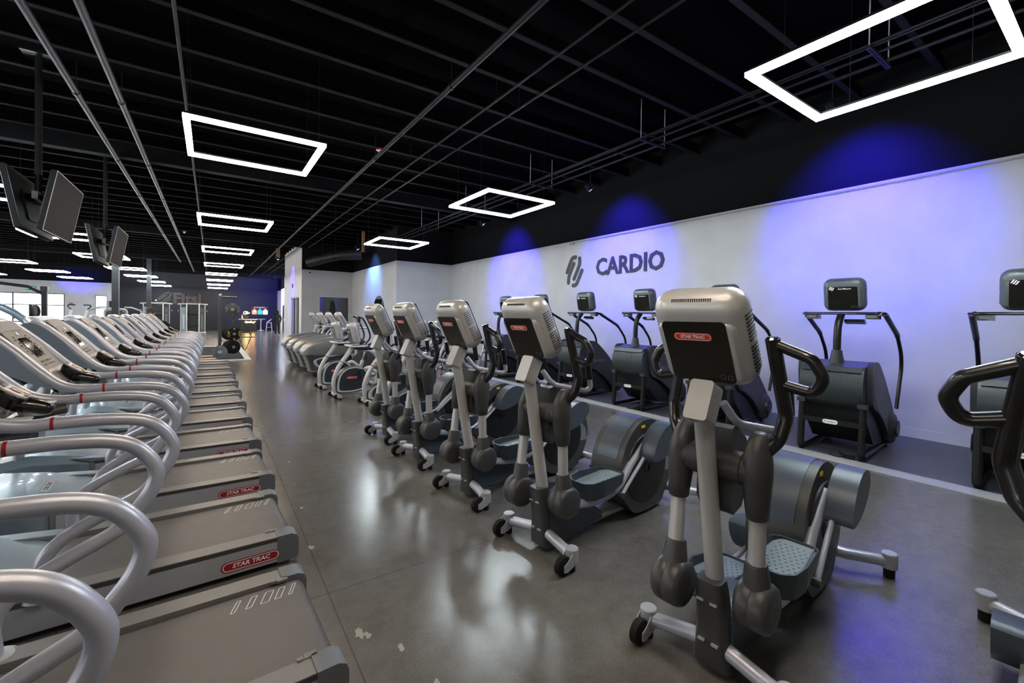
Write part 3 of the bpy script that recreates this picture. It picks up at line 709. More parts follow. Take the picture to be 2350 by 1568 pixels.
    rs = B().tube(fil([(1.62, -.34, .1), (1.5, -.16, .11), (1.5, .16, .11), (1.62, .34, .1)], .1), .034, 12).obj('rear_stabiliser', 'silver', t, 60)
    q = B(); q.prism([(1.3, .04), (1.52, .07), (1.52, .14), (1.36, .24)], 'y', -.07, .07, .015); q.obj('rear_bracket', 'charcoal', t)
    for s in (-1, 1):
        e = B().cyl((1.63, s * .36, .06), (1.63, s * .36, .155), .042, n=20, bev=.005).obj('end_post', 'silver_dull', t)
        B().cyl((1.63, s * .36, 0), (1.63, s * .36, .06), .03, n=12, bev=.004).obj('rubber_foot', 'rubber', e)
    return t
def rr2(w, z0, z1): return [(p[0], p[1] + (z0 + z1) / 2) for p in rrect(w, z1 - z0, .05)]
EL = make_elliptical()
ELY = [-.06, 1.08, 2.33, 3.37, 4.49, 5.54]
ELL = ['silver elliptical trainer cut off by the frame edge, looped black handle at its side', 'silver elliptical trainer standing largest in view with its console turned to the camera',
       'silver elliptical trainer directly behind the largest one', 'third full elliptical trainer in the row, black panel under the wall emblem', 'fourth full elliptical trainer in the row', 'farthest elliptical trainer of the row, next to the exercise bikes']
for k, y in enumerate(ELY):
    loc = (1.85, y, 0); rz = R(5.5)
    if k == 0: EL.location = loc; EL.rotation_euler.z = rz; EL['label'] = ELL[0]; EL['group'] = 'ellipticals beside the aisle'
    else: dup(EL, loc, rz, ELL[k])
pv = M.Translation((.04, 0, .96)) @ M.Rotation(R(-20), 4, 'Y') @ M.Translation((-.04, 0, -.96))
for ch in EL.children:
    if ch.name.startswith('swing_arm') and max(v.co.y for v in ch.data.vertices) > .1: ch.matrix_basis = pv
# ---------------------------------------------------------------- stair climbers along the white wall (front feet at local x=0)
def make_stair():
    t = thing('stair_climber', 'x', 'stair climber')
    for s in (-1, 1):
        q = B(); q.tube(fil([(.06, s * .3, .64), (.02, s * .3, .045), (.62, s * .3, .045)], .06, 6), .038, 10, ry=.9); q.obj('frame_leg', 'black_metal', t, 60)
        B().box((.05, s * .3, .625), (.1, .085, .05), .012).obj('leg_clamp', 'stair_body', t)
        B().tube([(.62, s * .3, .045), (1.2, s * .3, .045)], .03, 8).obj('floor_rail', 'black_metal', t)
        for x in (.04, 1.12): B().cyl((x, s * .3, 0), (x, s * .3, .03), .022, n=10).obj('rubber_foot', 'rubber', t)
    q = B(); q.box((.045, 0, .4), (.05, .56, .06), .008); cb = q.obj('crossbar', 'black_metal', t)
    q = B(frm((.018, 0, .4), (0, 0, 1), (-1, 0, 0))); q.plate(rrect(.15, .05, .025, 6), 0, .004); q.mi = 1; q.text('StairMaster', .019, .0045, (.015, 0), bold=.015)
    q.prism([(-.062, -.012), (-.055, -.012), (-.045, .012), (-.052, .012)], 'z', .004, .0046); q.obj('brand_badge', ['paper', 'stair_grey'], cb)
    # front drum
    pr = [(p.x, p.z) for p in spl([(.06, 0, .63), (.0, 0, .72), (-.025, 0, .84), (.0, 0, .97), (.06, 0, 1.05), (.16, 0, 1.085)], 5)] + [(.34, 1.11), (.36, .6), (.18, .56)]
    d = B().prism(pr, 'y', -.312, .312, .02, 3).obj('front_drum', 'stair_drum', t, 40)
    q = B(); q.prism([(-.0, 1.0), (.045, 1.055), (.3, 1.11), (.3, 1.116), (.04, 1.06), (-.006, 1.004)], 'y', -.29, .29); q.obj('drum_lid', 'stair_body', d)
    q = B()
    pts = [(i, j) for i in range(8) for j in range(4) if (i + j) % 2 == 0]
    for i, j in pts: q.lathe([(.007 - .0006 * abs(i - 4), 0), (.005, .002)], (-.0235 + .002 * abs(i - 4), -.04 + .016 * j - .012 * (i - 4), .86 + .016 * (i - 4)), (-1, 0, 0), 6)
    q.obj('speaker_holes', 'stair_black', d)
    q = B(); q.box((-.019, -.1, .9), (.004, .002, .17)); q.obj('panel_seam', 'stair_black', d)
    # belly and step case
    q = B(); q.prism([(.1, .66), (.2, .4), (.48, .12), (.95, .06), (1.25, .08), (1.28, .3), (.95, .62), (.5, .98), (.34, 1.02), (.3, .6)], 'y', -.31, .31, .02); q.obj('step_case', 'stair_black', t)
    for i in range(4):
        x, z = .48 + .2 * i, .93 - .2 * i; B().box((x + .1, 0, z), (.26, .5, .035), .006).obj('step', 'stair_black', t)
    # side shells with round rear pods
    for s in (-1, 1):
        y0, y1 = (.315, .37) if s > 0 else (-.37, -.315)
        pr = [(p.x, p.z) for p in spl([(.12, 0, 1.08), (.3, 0, 1.12), (.46, 0, 1.06), (.72, 0, .86), (.98, 0, .62), (1.16, 0, .44), (1.28, 0, .3), (1.3, 0, .16), (1.2, 0, .06), (1.04, 0, .06), (.92, 0, .16), (.72, 0, .34), (.42, 0, .52), (.2, 0, .6), (.14, 0, .78)], 3, True)]
        sh = B().prism(pr, 'y', y0, y1, .02, 3).obj('side_shell', 'stair_body', t, 40)
        q = B(); pr2 = [(p.x, p.z) for p in spl([(.2, 0, .98), (.36, 0, 1.0), (.6, 0, .86), (.85, 0, .6), (.8, 0, .36), (.6, 0, .44), (.3, 0, .6), (.18, 0, .76)], 3, True)]
        q.prism(pr2, 'y', min(s * .362, s * .3725), max(s * .362, s * .3725), .003); q.obj('side_inlay', 'skirt_grey', sh)
        q = B(frm((.5, s * .374, .72), (0, 0, 1), (0, s, 0))); q.text('StairMaster', .085, 0, bold=.008, shear=.2); q.obj('brand_name', 'wall_text_grey', sh)
        q = B(); q.lathe([(.2, -.02), (.2, .02), (.17, .05), (.1, .06), (.095, .07), (.06, .075), (.002, .075)], (1.09, s * .345, .245), (0, s, 0), 30); q.obj('rear_pod', 'stair_body', t, 40)
        q = B(); q.lathe([(.105, 0), (.1, .012), (.04, .014), (.002, .014)], (1.1, s * .418, .245), (0, s, 0), 24); q.obj('pod_cap', 'black', t, 30)
        # handrails
        P = fil([(.34, s * .37, 1.685), (.46, s * .4, 1.67), (1.02, s * .41, 1.43), (1.36, s * .41, 1.1), (1.18, s * .39, .48)], [0, .1, .4, .45, 0], 7)
        h = B().tube(P, .022, 12).obj('handrail', 'black_tube', t, 60)
        P2 = [P[i] for i in range(6, 15)]
        B().tube(P2, .0275, 12).obj('rail_grip', 'black_metal', h, 60)
        q = B(); q.box((.4, s * .3, 1.645), (.09, .13, .06), .018); c = q.obj('control_pod', 'black_gloss', t)
        q = B(); q.box((.352, s * .3, 1.65), (.004, .08, .03)); q.obj('pod_window', 'pedal_grey', c)
    # tray bar, mast, display
    q = B(); q.tube(fil([(.40, -.41, 1.685), (.34, -.36, 1.685), (.34, .36, 1.685), (.40, .41, 1.685)], .05), .016, 10, ry=1.4); q.box((.43, 0, 1.683), (.2, .74, .02), .008); q.obj('console_tray', 'black_gloss', t)
    q = B(); q.tube(spl([(.22, 0, 1.02), (.22, 0, 1.2), (.225, 0, 1.42), (.26, 0, 1.56), (.36, 0, 1.67)], 5), .04, 14); m = q.obj('mast', 'black_metal', t, 60)
    q = B(); q.lathe([(.085, 0), (.072, .08), (.058, .16), (.052, .2), (.04, .2)], (.22, 0, 1.04), n=20); q.obj('mast_boot', 'stair_body', m)
    q = B(); q.box((.44, -.12, 1.585), (.08, .2, .035), .012, M.Rotation(R(20), 3, 'Y')); q.obj('cup_holder', 'black_gloss', t)
    display(t, (.40, 0, 1.905), (-.2, 0, .98), (-.98, 0, -.2), .43, .41, .16, 'stair_grey', 'black_gloss', 'StairMaster')
    q = B(); q.tube(spl([(.12, .02, .016), (.0, -.02, .02), (-.05, -.1, .02), (.06, -.14, .03), (.2, -.06, .018), (.3, -.02, .016)], 6), .006, 6); q.box((.05, -.18, .026), (.06, .1, .026), .006); q.obj('power_cable', 'black', t)
    return t
ST = make_stair()
SL = ['black stair climber cut off by the frame edge, part of its grey display showing', 'black stair climber in full view against the open white wall', 'black stair climber hidden behind the largest elliptical console', 'black stair climber beneath the last letters of the word CARDIO',
      'black stair climber just past the wall emblem, speaker dots on its front', 'black stair climber almost hidden behind the second elliptical display', 'last black stair climber of the wall row, nearest the bikes']
for k, y in enumerate([.57, 2.08, 3.62, 5.12, 6.63, 8.15, 9.63]):
    loc = (5.99 + .012, y, .012); rz = R(4)
    if k == 0: ST.location = loc; ST.rotation_euler.z = rz; ST['label'] = SL[0]; ST['group'] = 'stair climbers by the white wall'
    else: dup(ST, loc, rz, SL[k])
# ---------------------------------------------------------------- exercise bikes (front stabiliser at x=0) and hooded cross trainers
def make_bike(kind):
    rec = kind == 'recumbent'
    t = thing('exercise_bike', 'x', 'exercise bike')
    q = B(); q.tube(fil([(.0, -.27, .055), (.0, .27, .055)], .05), .036, 12, ry=1.2); q.obj('front_foot', 'silver_plastic', t, 60)
    for s in (-1, 1):
        q = B(); q.lathe([(.012, -.02), (.04, -.018), (.046, 0), (.04, .018), (.012, .02)], (-.05, s * .2, .048), (0, 1, 0), 18); q.obj('transport_wheel', 'rubber', t)
        B().cyl((.01, s * .25, 0), (.01, s * .25, .03), .03, n=12).obj('rubber_foot', 'rubber', t)
    H = .98
    neck = spl([(.0, 0, .06), (-.035, 0, .2), (-.03, 0, .38), (.06, 0, .6), (.2, 0, .8), (.31, 0, H)], 6)
    n = B().tube(neck, .042, 14, ry=1.1).obj('front_tube', 'silver_plastic', t, 60)
    B().tube([(.105, 0, .665), (.113, 0, .677)], .047, 14).obj('red_ring', 'red', n)
    # shroud
    out = [(.0, .12), (.0, .3), (.05, .45), (.16, .55), (.32, .585), (.48, .56), (.6, .47), (.64, .35), (.6, .22), (.5, .12), (.3, .085), (.1, .085)]
    if rec: out = [(.0, .1), (.0, .22), (.08, .3), (.3, .4), (.55, .5), (.75, .55), (.9, .5), (1.05, .36), (1.12, .22), (1.05, .12), (.6, .085), (.15, .075)]
    P = [(p.x, p.z) for p in spl([(x, 0, z) for x, z in out], 3, True)]
    cx, cz = (.32, .33) if not rec else (.55, .3)
    sc = lambda k: [(cx + (x - cx) * k, cz + (z - cz) * k) for x, z in P]
    sh = B().prism(P, 'y', -.07, .07, .02).obj('shroud', 'navy_panel', t, 40)
    for s in (-1, 1):
        q = B(); a, b2 = sc(.97), sc(.84); m = len(a)
        q.loft([[(x, s * .069, z) for x, z in a], [(x, s * .082, z) for x, z in sc(.95)], [(x, s * .082, z) for x, z in sc(.87)], [(x, s * .069, z) for x, z in b2]], caps=False); q.obj('shroud_ring', 'silver_plastic', sh, 50)
        bm = frm((cx - .04, s * .073, cz + .04), (0, 0, 1), (0, s, 0)); badge(bm, .2, .045, 'brand_badge', sh, mats=('orange', 'silver_plastic'))
        c = B(); c.tube([(cx + .12, s * .08, cz + .02), (cx + .12, s * .1, cz + .02), (cx + .12 + s * .03, s * .11, cz + .02 - s * .16)], .014, 8); c = c.obj('crank', 'black', t)
        B().box((cx + .12 + s * .03, s * .165, cz + .02 - s * .17), (.1, .09, .03), .01).obj('pedal', 'black', c)
    # floor rail, rear foot, seat
    L = 1.05 if not rec else 1.55
    q = B(); q.tube([(.03, 0, .07), (L, 0, .06)], .035, 10, ry=1.4); q.obj('floor_rail', 'silver_plastic', t, 60)
    q = B(); q.tube([(L, -.25, .05), (L, .25, .05)], .034, 12); q.obj('rear_foot', 'silver_plastic', t, 60)
    if not rec:
        sp = B().tube([(.72, 0, .1), (.88, 0, .56)], .04, 12).obj('seat_tube', 'silver_plastic', t, 60); x0, z0 = .97, .84
        B().tube([(.87, 0, .53), (.95, 0, .8)], .026, 10).obj('seat_post', 'chrome', t)
        q = B(); q.tube(fil([(.5, 0, .46), (.62, 0, .56), (.82, 0, .4)], .1), .04, 8); q.obj('mid_tube', 'silver_plastic', t, 60)
    else:
        sp = B().tube([(1.2, 0, .1), (1.36, 0, .52)], .05, 12).obj('seat_tube', 'silver_plastic', t, 60); x0, z0 = 1.47, .72
        B().tube([(1.35, 0, .5), (1.44, 0, .7)], .03, 10).obj('seat_post', 'chrome', t)
        q = B(); q.tube(fil([(.12, 0, .74), (.5, 0, .6), (1.15, 0, .34)], .1), .05, 8, ry=.8); q.obj('mid_tube', 'silver_plastic', t, 60)
        q = B(); q.box((.95, 0, .6), (.1, .02, .02)); q.obj('adjuster_bar', 'red', t)
    q = B(); q.m = M.Translation((x0, 0, z0)); rings = []
    for k, z in ((.7, -.05), (.95, -.03), (1, 0), (.92, .03), (.6, .045)): rings.append([(p.x * k, p.y * k, z) for p in spl([(-.16, -.03, 0), (-.1, -.05, 0), (.03, -.11, 0), (.12, -.1, 0), (.14, 0, 0), (.12, .1, 0), (.03, .11, 0), (-.1, .05, 0), (-.16, .03, 0)], 3, True)])
    q.loft(rings); q.obj('saddle', 'black', t, 60)
    q = B(); q.tube(spl([(.3, -.05, H - .02), (.22, -.2, H), (.3, -.27, H), (.5, -.25, H + .01), (.62, -.24, H + .06)], 5), .018, 10); q.tube(spl([(.3, .05, H - .02), (.22, .2, H), (.3, .27, H), (.5, .25, H + .01), (.62, .24, H + .06)], 5), .018, 10); q.tube([(.23, -.2, H), (.23, .2, H)], .018, 10); hb = q.obj('handlebar', 'silver', t, 60)
    for s in (-1, 1): B().tube([(.52, s * .248, H + .02), (.63, s * .24, H + .065)], .023, 10).obj('grip', 'black', hb)
    B().box((.4, 0, H - .03), (.14, .16, .08), .02).obj('neck_cover', 'black_gloss', t)
    display(t, (.25, 0, 1.215), (-.24, 0, .97), (-.97, 0, -.24), .32, .42, .13, 'silver_plastic', 'black_gloss')
    return t
UB = make_bike('upright'); RB = make_bike('recumbent'); b0 = True
for root, x, y, rz, lab in ((UB, 1.95, 9.98, 3, 'upright exercise bike nearest the hooded grey machines'), (UB, 1.97, 8.75, 3, 'upright exercise bike with its round charcoal flywheel cover in full view'),
                        (RB, 2.28, 7.82, 3, 'long framed exercise bike with triangular silver edged side panel'), (RB, 2.3, 6.72, 3, 'long framed exercise bike mostly hidden behind the farthest ellipticals'),
                        (UB, 5.62, 10.85, 4, 'exercise bike by the white wall, next to the last stair climber'), (UB, 5.62, 11.85, 4, 'second exercise bike of the wall row past the stair climbers'), (UB, 5.62, 12.85, 4, 'third exercise bike of the wall row past the stair climbers'),
                        (UB, 5.62, 13.8, 4, 'fourth exercise bike of the wall row, close to the alcove'), (UB, 5.62, 14.75, 4, 'farthest exercise bike of the wall row, against the alcove corner')):
    if 'x' == root['label']: root.location = (x, y, 0); root.rotation_euler.z = R(rz); root['label'] = lab; root['group'] = 'exercise bikes'
    else: dup(root, (x, y, 0), R(rz), lab)

def make_hooded():
    t = thing('cross_trainer', 'x', 'cross trainer')
    def ring(x, w, z0, z1, r): return [(x, p[0], p[1] + (z0 + z1) / 2) for p in rrect(2 * w, z1 - z0, r * .55, 4)]
    S = [ring(0, .17, .56, .62, .02), ring(.02, .26, .55, .67, .04), ring(.1, .33, .54, .77, .08), ring(.25, .36, .54, .87, .1), ring(.5, .375, .54, .93, .11), ring(.8, .38, .54, .96, .12), ring(1.1, .37, .54, .98, .12), ring(1.35, .33, .56, .97, .12), ring(1.5, .24, .6, .93, .1)]
    B().loft(S) if False else None
    q = B(); q.loft(S); q.obj('hood', 'hood_metal', t, 40)
    q = B(); q.loft([[(x + p[0], p[1], z) for p in rrect(l, 2 * w, .12)] for z, x, l, w in ((.58, .74, 1.4, .345), (.4, .77, 1.3, .34), (.17, .8, 1.22, .3), (.14, .8, 1.24, .315), (.03, .84, 1.1, .27))]); q.obj('lower_skirt', 'skirt_grey', t, 45)
    for s in (-1, 1):
        out = [(.32, .26), (.22, .38), (.26, .46), (.6, .54), (1.05, .6), (1.2, .56), (1.22, .4), (1.1, .24), (.6, .22)]
        P = spl([(x, 0, z) for x, z in out], 3, True); c = (.7, .4)
        q = B(); yy = lambda z: s * (.338 - .04 * max(0, (.4 - z)) / .25)
        q.loft([[(p.x, yy(p.z) - s * .01, p.z) for p in P], [(p.x, yy(p.z) + s * .012, p.z) for p in P], [(c[0] + (p.x - c[0]) * .86, yy(p.z) + s * .012, c[1] + (p.z - c[1]) * .8) for p in P], [(c[0] + (p.x - c[0]) * .85, yy(p.z) + s * .004, c[1] + (p.z - c[1]) * .79) for p in P]], caps=False); q.obj('panel_edge', 'silver_plastic', t, 50)
        q = B(); q.loft([[(c[0] + (p.x - c[0]) * .86, yy(p.z) + s * .006, c[1] + (p.z - c[1]) * .8) for p in P], [(c[0] + (p.x - c[0]) * .5, yy(p.z) + s * .0075, c[1] + (p.z - c[1]) * .4) for p in P]]); pn = q.obj('side_panel', 'navy_panel', t)
        badge(frm((.72, s * .353, .36), (0, 0, 1), (0, s, 0)), .26, .05, 'brand_badge', pn, mats=('orange', 'navy_panel'))
        q = B(); q.tube(spl([(1.0, s * .3, .96), (1.1, s * .3, 1.1), (1.3, s * .29, 1.22), (1.6, s * .29, 1.24)], 5), .02, 10); q.obj('side_handle', 'silver', t, 60)
        B().box((1.5, s * .17, .32), (.5, .18, .06), .02).obj('foot_plate', 'pedal_side', t)
    q = B(); q.tube([(.93, 0, .94), (1.06, 0, 1.25)], .035, 12); m = q.obj('mast', 'silver_plastic', t, 60)
    q = B(); q.lathe([(.06, 0), (.05, .05), (.04, .06)], (.92, 0, .93), (.4, 0, 1), 14); q.obj('mast_collar', 'black', m)
    B().tube([(.98, 0, 1.06), (.985, 0, 1.072)], .04, 12).obj('red_ring', 'red', m)
    q = B(); q.tube(fil([(1.25, -.24, 1.2), (1.02, -.2, 1.2), (1.02, .2, 1.2), (1.25, .24, 1.2)], .06), .018, 10); q.obj('cross_handle', 'silver', t, 60)
    display(t, (.9, 0, 1.42), (-.52, 0, .85), (-.85, 0, -.52), .36, .42, .13, 'silver_plastic', 'black_gloss')
    q = B(); q.box((1.75, 0, .12), (.4, .4, .16), .04); q.obj('rear_base', 'charcoal', t)
    return t
HC = make_hooded()
for k, (y, lab) in enumerate(((12.0, 'grey hooded cross trainer nearest the exercise bikes'), (13.15, 'second grey hooded cross trainer from the bikes'), (14.35, 'third grey hooded cross trainer from the bikes'), (15.6, 'farthest grey hooded cross trainer, beside the open aisle'))):
    loc = (1.86, y, 0)
    if k == 0: HC.location = loc; HC.rotation_euler.z = R(3); HC['label'] = lab; HC['group'] = 'grey hooded cross trainers'
    else: dup(HC, loc, R(3), lab)
# black handled air bike between the rows
t = thing('air_bike', 'black handled upright machine with moving arms behind the exercise bikes', 'exercise bike', (3.0, 11.4, 0))
q = B(); q.tube([(0, 0, .1), (.1, 0, 1.38)], .035, 10); q.obj('mast', 'silver_plastic', t)
B().box((.1, 0, 1.46), (.06, .14, .12), .03).obj('console', 'black', t)
for s in (-1, 1):
    q = B(); q.tube(spl([(.25, s * .2, .45), (.2, s * .24, .8), (.32, s * .26, 1.05), (.16, s * .27, 1.45), (.02, s * .25, 1.55)], 6), .022, 10); q.obj('moving_handle', 'black_tube', t, 60)
q = B(); q.lathe([(.1, -.08), (.3, -.06), (.31, 0), (.3, .06), (.1, .08)], (.25, 0, .36), (0, 1, 0), 28); q.obj('flywheel_cover', 'charcoal', t)
for x in (-.1, .8): B().tube([(x, -.25, .05), (x, .25, .05)], .04, 10).obj('floor_foot', 'silver_plastic', t)
q = B(); q.tube([(-.1, 0, .05), (.8, 0, .05)], .035, 8); q.obj('floor_rail', 'silver_plastic', t)
# ---------------------------------------------------------------- pipes, conduits and duct under the ceiling
def pipe(label, x, y0, y1, z, r, m='pipe', step=3.2, grp='pipes along the ceiling', x1=None, hang=True):
    x1 = x if x1 is None else x1
    t = thing('ceiling_pipe', label, 'pipe', (x, y0, z), 0, grp); d = x1 - x
    B().tube([(0, 0, 0), (d, y1 - y0, 0)], r, 12).obj('pipe_run', m, t, 60)
    n = int((y1 - y0) / step)
    for i in range(n):
        y = .6 + i * step; xx = d * y / (y1 - y0)
        if hang: B().tube([(xx, y, r), (xx, y, CH - z - .2)], .006, 5).obj('hanger_rod', 'pipe', t)
        B().tube([(xx, y - .025, 0), (xx, y + .025, 0)], r * 1.25, 12).obj('coupling', m, t)
    return t
pipe('thick black sprinkler pipe running lengthwise between the two rows of light frames', 2.57, -5, 45, 4.6, .035)
pipe('dark pipe above the treadmills, the one farther from the aisle', -1.55, -5, 33, 4.6, .04, 'pipe_blue')
pipe('dark pipe above the treadmills, the one nearer the aisle', -1.08, -5, 40, 4.6, .04, 'pipe_blue')
pipe('slim black conduit running just over the warm light frames', -.32, -5, 40, 4.62, .02)
pipe('slim black conduit beside the thick sprinkler pipe', 3.27, -5, 40, 4.62, .016)
pipe('slim black conduit, second one beside the thick sprinkler pipe', 3.66, -5, 40, 4.62, .016)
for i, (x, r) in enumerate(((5.50, .012), (5.555, .012), (5.72, .016), (5.98, .02))): pipe(f'thin black conduit on the hanging strut trays, {ORD[i]} counted from the aisle', x, -5, 22, 4.42, r, 'pipe', 3.2, 'conduits on strut trays', hang=False)
for i, y in enumerate((1.62, 4.46, 7.3, 10.1, 13.0)):
    t = thing('ceiling_strut', f'perforated strut hanging under the conduits, {ORD[i]} from the near end', 'strut', (5.74, y, 4.37), 0, 'struts under the conduits')
    q = B(); q.box((0, 0, 0), (.62, .042, .03)); q.mi = 1
    for k in range(10): q.box((-.26 + .058 * k, 0, -.0155), (.028, .014, .002))
    q.obj('channel', ['pipe', 'ceiling_black'], t)
    for s in (-1, 1): B().tube([(s * .29, 0, .01), (s * .29, 0, .62)], .006, 6).obj('threaded_rod', 'silver_dull', t)
# duct, posts and camera by the office block
t = thing('air_duct', 'round black flexible air duct above the office block wall', 'duct', (4.5, 19.9, 4.15))
q = B(); q.tube(spl([(-1.0, .9, -.32), (-.6, .4, -.2), (-.1, 0, -.05), (.3, -.2, .02)], 8), .2, 18); dd = q.obj('duct_run', 'duct', t, 60)
q = B(); q.tube([(.3, -.2, .02), (.9, -.45, .08)], .23, 18); q.obj('duct_end', 'duct', t, 60)
for x, y in ((-.55, .35), (-.1, 0)): B().tube([(x - .03, y + .02, -.17 if x < -.3 else -.06), (x + .03, y - .02, -.15 if x < -.3 else -.04)], .208, 18).obj('duct_band', 'black_metal', t); B().tube([(x, y, .05), (x, y, .9)], .006, 5).obj('hanging_strap', 'black_metal', t)
tag(B().box((5.05, 18.0, 4.55), (.1, .1, .85)).obj('ceiling_timber', 'wood'), 'short bare timber stub hanging from the ceiling near the round duct', 'post', 'timber stubs')
tag(B().box((2.75, 24.8, 4.62), (.16, .1, .45)).obj('ceiling_timber', 'wood'), 'short bare timber stub above the spotlight by the office doorway', 'post', 'timber stubs')
t = thing('security_camera', 'small white dome camera on the office block corner', 'camera', (3.75, YB, 3.5))
B().lathe([(.07, 0), (.07, .04), (.055, .07)], (0, 0, 0), (0, -1, 0), 16).obj('camera_mount', 'paper', t); B().lathe([(.045, .07), (.03, .1), (.002, .11)], (0, 0, 0), (0, -1, 0), 14).obj('dome', 'black_gloss', t)
for i, (x, y, z, lb) in enumerate(((2.62, 8.3, 4.72, 'red ceiling strobe near the second cool light frame'), (-.85, 20.5, 4.6, 'red ceiling strobe near the dark pipes over the treadmills'))):
    t = thing('fire_strobe', lb, 'alarm', (x, y, z), 0, 'ceiling strobes'); B().lathe([(.07, .03), (.07, 0)], n=16).obj('mounting_plate', 'red', t); B().lathe([(.035, 0), (.03, -.05), (.002, -.06)], n=12).obj('lamp', 'paper', t)
t = thing('wall_sensor', 'small black sensor box on the office side wall above the doorway', 'sensor', (3.426, 24.75, 3.0)); B().box((-.02, 0, 0), (.04, .18, .2), .01).obj('housing', 'black', t)
# oval mirror
t = thing('wall_mirror', 'round frameless mirror on the wall under the pale blue spotlight', 'mirror', (5.70, 18.0, 1.62))
q = B(); q.prism(ell(.72, .74, 40), 'x', -.012, 0); q.obj('glass', 'mirror', t); q = B(); q.prism(ell(.735, .755, 40), 'x', -.008, .008); q.obj('rim', 'black', t)

# ---------------------------------------------------------------- hanging screens over the treadmill row
def tv(name, label, cx, cy, s):
    t = thing(name, label, 'television', (cx, cy, 3.03), 0, 'ceiling hung screens')
    u = V((s * .17, 0, .98)).normalized(); n = V((s * .98, 0, -.17)).normalized(); m = frm((0, 0, 0), u, n)
    q = B(m); q.plate(rrect(1.40, .8, .01), -.05, 0, .004); o = q.obj('screen_panel', 'tv_grey', t)
    q = B(m @ M.Translation((0, 0, -.05))); q.plate(rrect(1.38, .78, .01), -.012, 0, .003); q.obj('back_shell', 'tv_black', t)
    q = B(m @ M.Translation((0, -.05, -.075))); q.plate(rrect(.7, .4, .03), -.004, .02, .006); q.obj('electronics_bulge', 'tv_black', t)
    q = B(m)
    for a, b2, c, d in ((0, .3965, 1.4, .008), (0, -.3965, 1.4, .008), (.696, 0, .008, .8), (-.696, 0, .008, .8)): q.box((a, b2, .001), (c, d, .006))
    q.obj('bezel', 'silver_dull', t)
    B().box((-s * .1, 0, .1), (.08, .3, .1), .01).obj('bracket', 'pipe', t)
for y, lb in ((8.8, 'near'), (13.3, 'far')):
    tv('hanging_screen', f'grey switched off television facing the aisle on the {lb} ceiling pole', -1.735, y, 1)
    tv('hanging_screen', f'television turned away with its black back showing on the {lb} ceiling pole', -2.12, y, -1)
    t = thing('screen_mount', f'black ceiling pole holding the {lb} pair of televisions', 'mount', (-1.93, y - .3, 3.0), 0, 'ceiling poles for screens')
    B().tube([(0, 0, .1), (0, 0, CH - 3.2)], .036, 12).obj('pole', 'pipe', t); B().box((0, .1, .12), (.06, .5, .1), .01).obj('mount_head', 'black_metal', t); B().box((0, 0, CH - 3.24), (.3, .3, .03)).obj('ceiling_plate', 'black_metal', t)

# ---------------------------------------------------------------- steel columns
for y, lb in ((22.2, 'dark steel column standing nearer, beside the weight machines'), (32.9, 'dark steel column standing farther back, before the dark wall sign')):
    t = thing('steel_column', lb, 'column', (-3.0, y, 0), 0, 'steel columns')
    q = B(); q.box((0, 0, CH / 2), (.2, .2, CH)); q.obj('shaft', 'column', t); q = B(); q.box((0, 0, .02), (.34, .34, .04)); q.obj('base_plate', 'column', t)

# ---------------------------------------------------------------- lifting platform, rack and plates
t = thing('lifting_platform', 'black rubber lifting platform edged in white with timber inserts', 'platform', (-1.6, 20.6, 0))
x0, x1, y0, y1 = -2.2, 2.72, -3.4, 3.6
q = B(); q.box(((x0 + x1) / 2, (y0 + y1) / 2, .012), (x1 - x0 - .02, y1 - y0 - .02, .024)); q.obj('rubber_top', 'mat_black', t)
q = B()
for c, d in ((((x0 + x1) / 2, y0 + .05, .014), (x1 - x0, .1, .03)), (((x0 + x1) / 2, y1 - .05, .014), (x1 - x0, .1, .03)), ((x1 - .09, (y0 + y1) / 2, .014), (.18, y1 - y0 - .2, .03)), ((x0 + .05, (y0 + y1) / 2, .014), (.1, y1 - y0 - .2, .03))): q.box(c, d)
q.obj('white_border', 'white', t)
for y in (-2.75, -1.65): B().box((.55, y, .026), (2.6, .45, .008)).obj('timber_insert', 'wood_light', t)
def plate(label, c, ax, r, th, m, txt, tm):
    t = thing('bumper_plate', label, 'weight plate', c, 0, 'bumper plates on the rack'); ax = V(ax)
    B().lathe([(.028, 0), (.05, 0), (.055, .004), (r * .55, .004), (r * .62, .012), (r * .96, .012), (r, .02), (r, th - .01), (r * .96, th), (.05, th), (.028, th)], (0, 0, 0), -ax, 30, True).obj('rubber_disc', m, t, 35)
    B().lathe([(.027, -.004), (.045, -.004), (.046, .001), (.027, .002)], (0, 0, 0), -ax, 18, True).obj('steel_hub', 'silver', t)
    if txt:
        f = frm(V((0, 0, 0)) + ax * .001, (0, 0, 1), ax)
        q = B(f)
        for k in range(2):
            q.m = f @ M.Rotation(PI / 2 + PI * k, 4, 'Z'); q.text('CAP', .105, 0, (0, r * .74), bold=.02)
            q.m = f @ M.Rotation(PI * k, 4, 'Z'); q.text(txt, .075, 0, (0, r * .76), bold=.02)
        q.obj('plate_lettering', tm, t)
rk = thing('power_rack', 'tall charcoal power rack on the platform, its uprights full of holes', 'rack', (.25, 17.95, .0305))
for x in (0,):
    for y in (0, 1.2):
        q = B(); q.box((x, y, 1.07), (.09, .09, 2.14)); q.mi = 1
        for k in range(22): q.box((x, y - .0455, .25 + .08 * k), (.022, .003, .022))
        q.obj('upright', ['charcoal', 'black'], rk)
        B().box((x, y, 2.17), (.07, .07, .06), .01).obj('post_cap', 'silver', rk)
B().box((0, .6, 2.1), (.07, 1.2, .07)).obj('top_beam', 'charcoal', rk); B().box((0, .6, .045), (.07, 1.2, .07)).obj('base_beam', 'charcoal', rk)
for i in range(4): B().tube([(.04, .05 + .36 * i, 2.12), (.5, .05 + .36 * i, 2.1)], .016, 8).obj('storage_pin', 'chrome', rk)
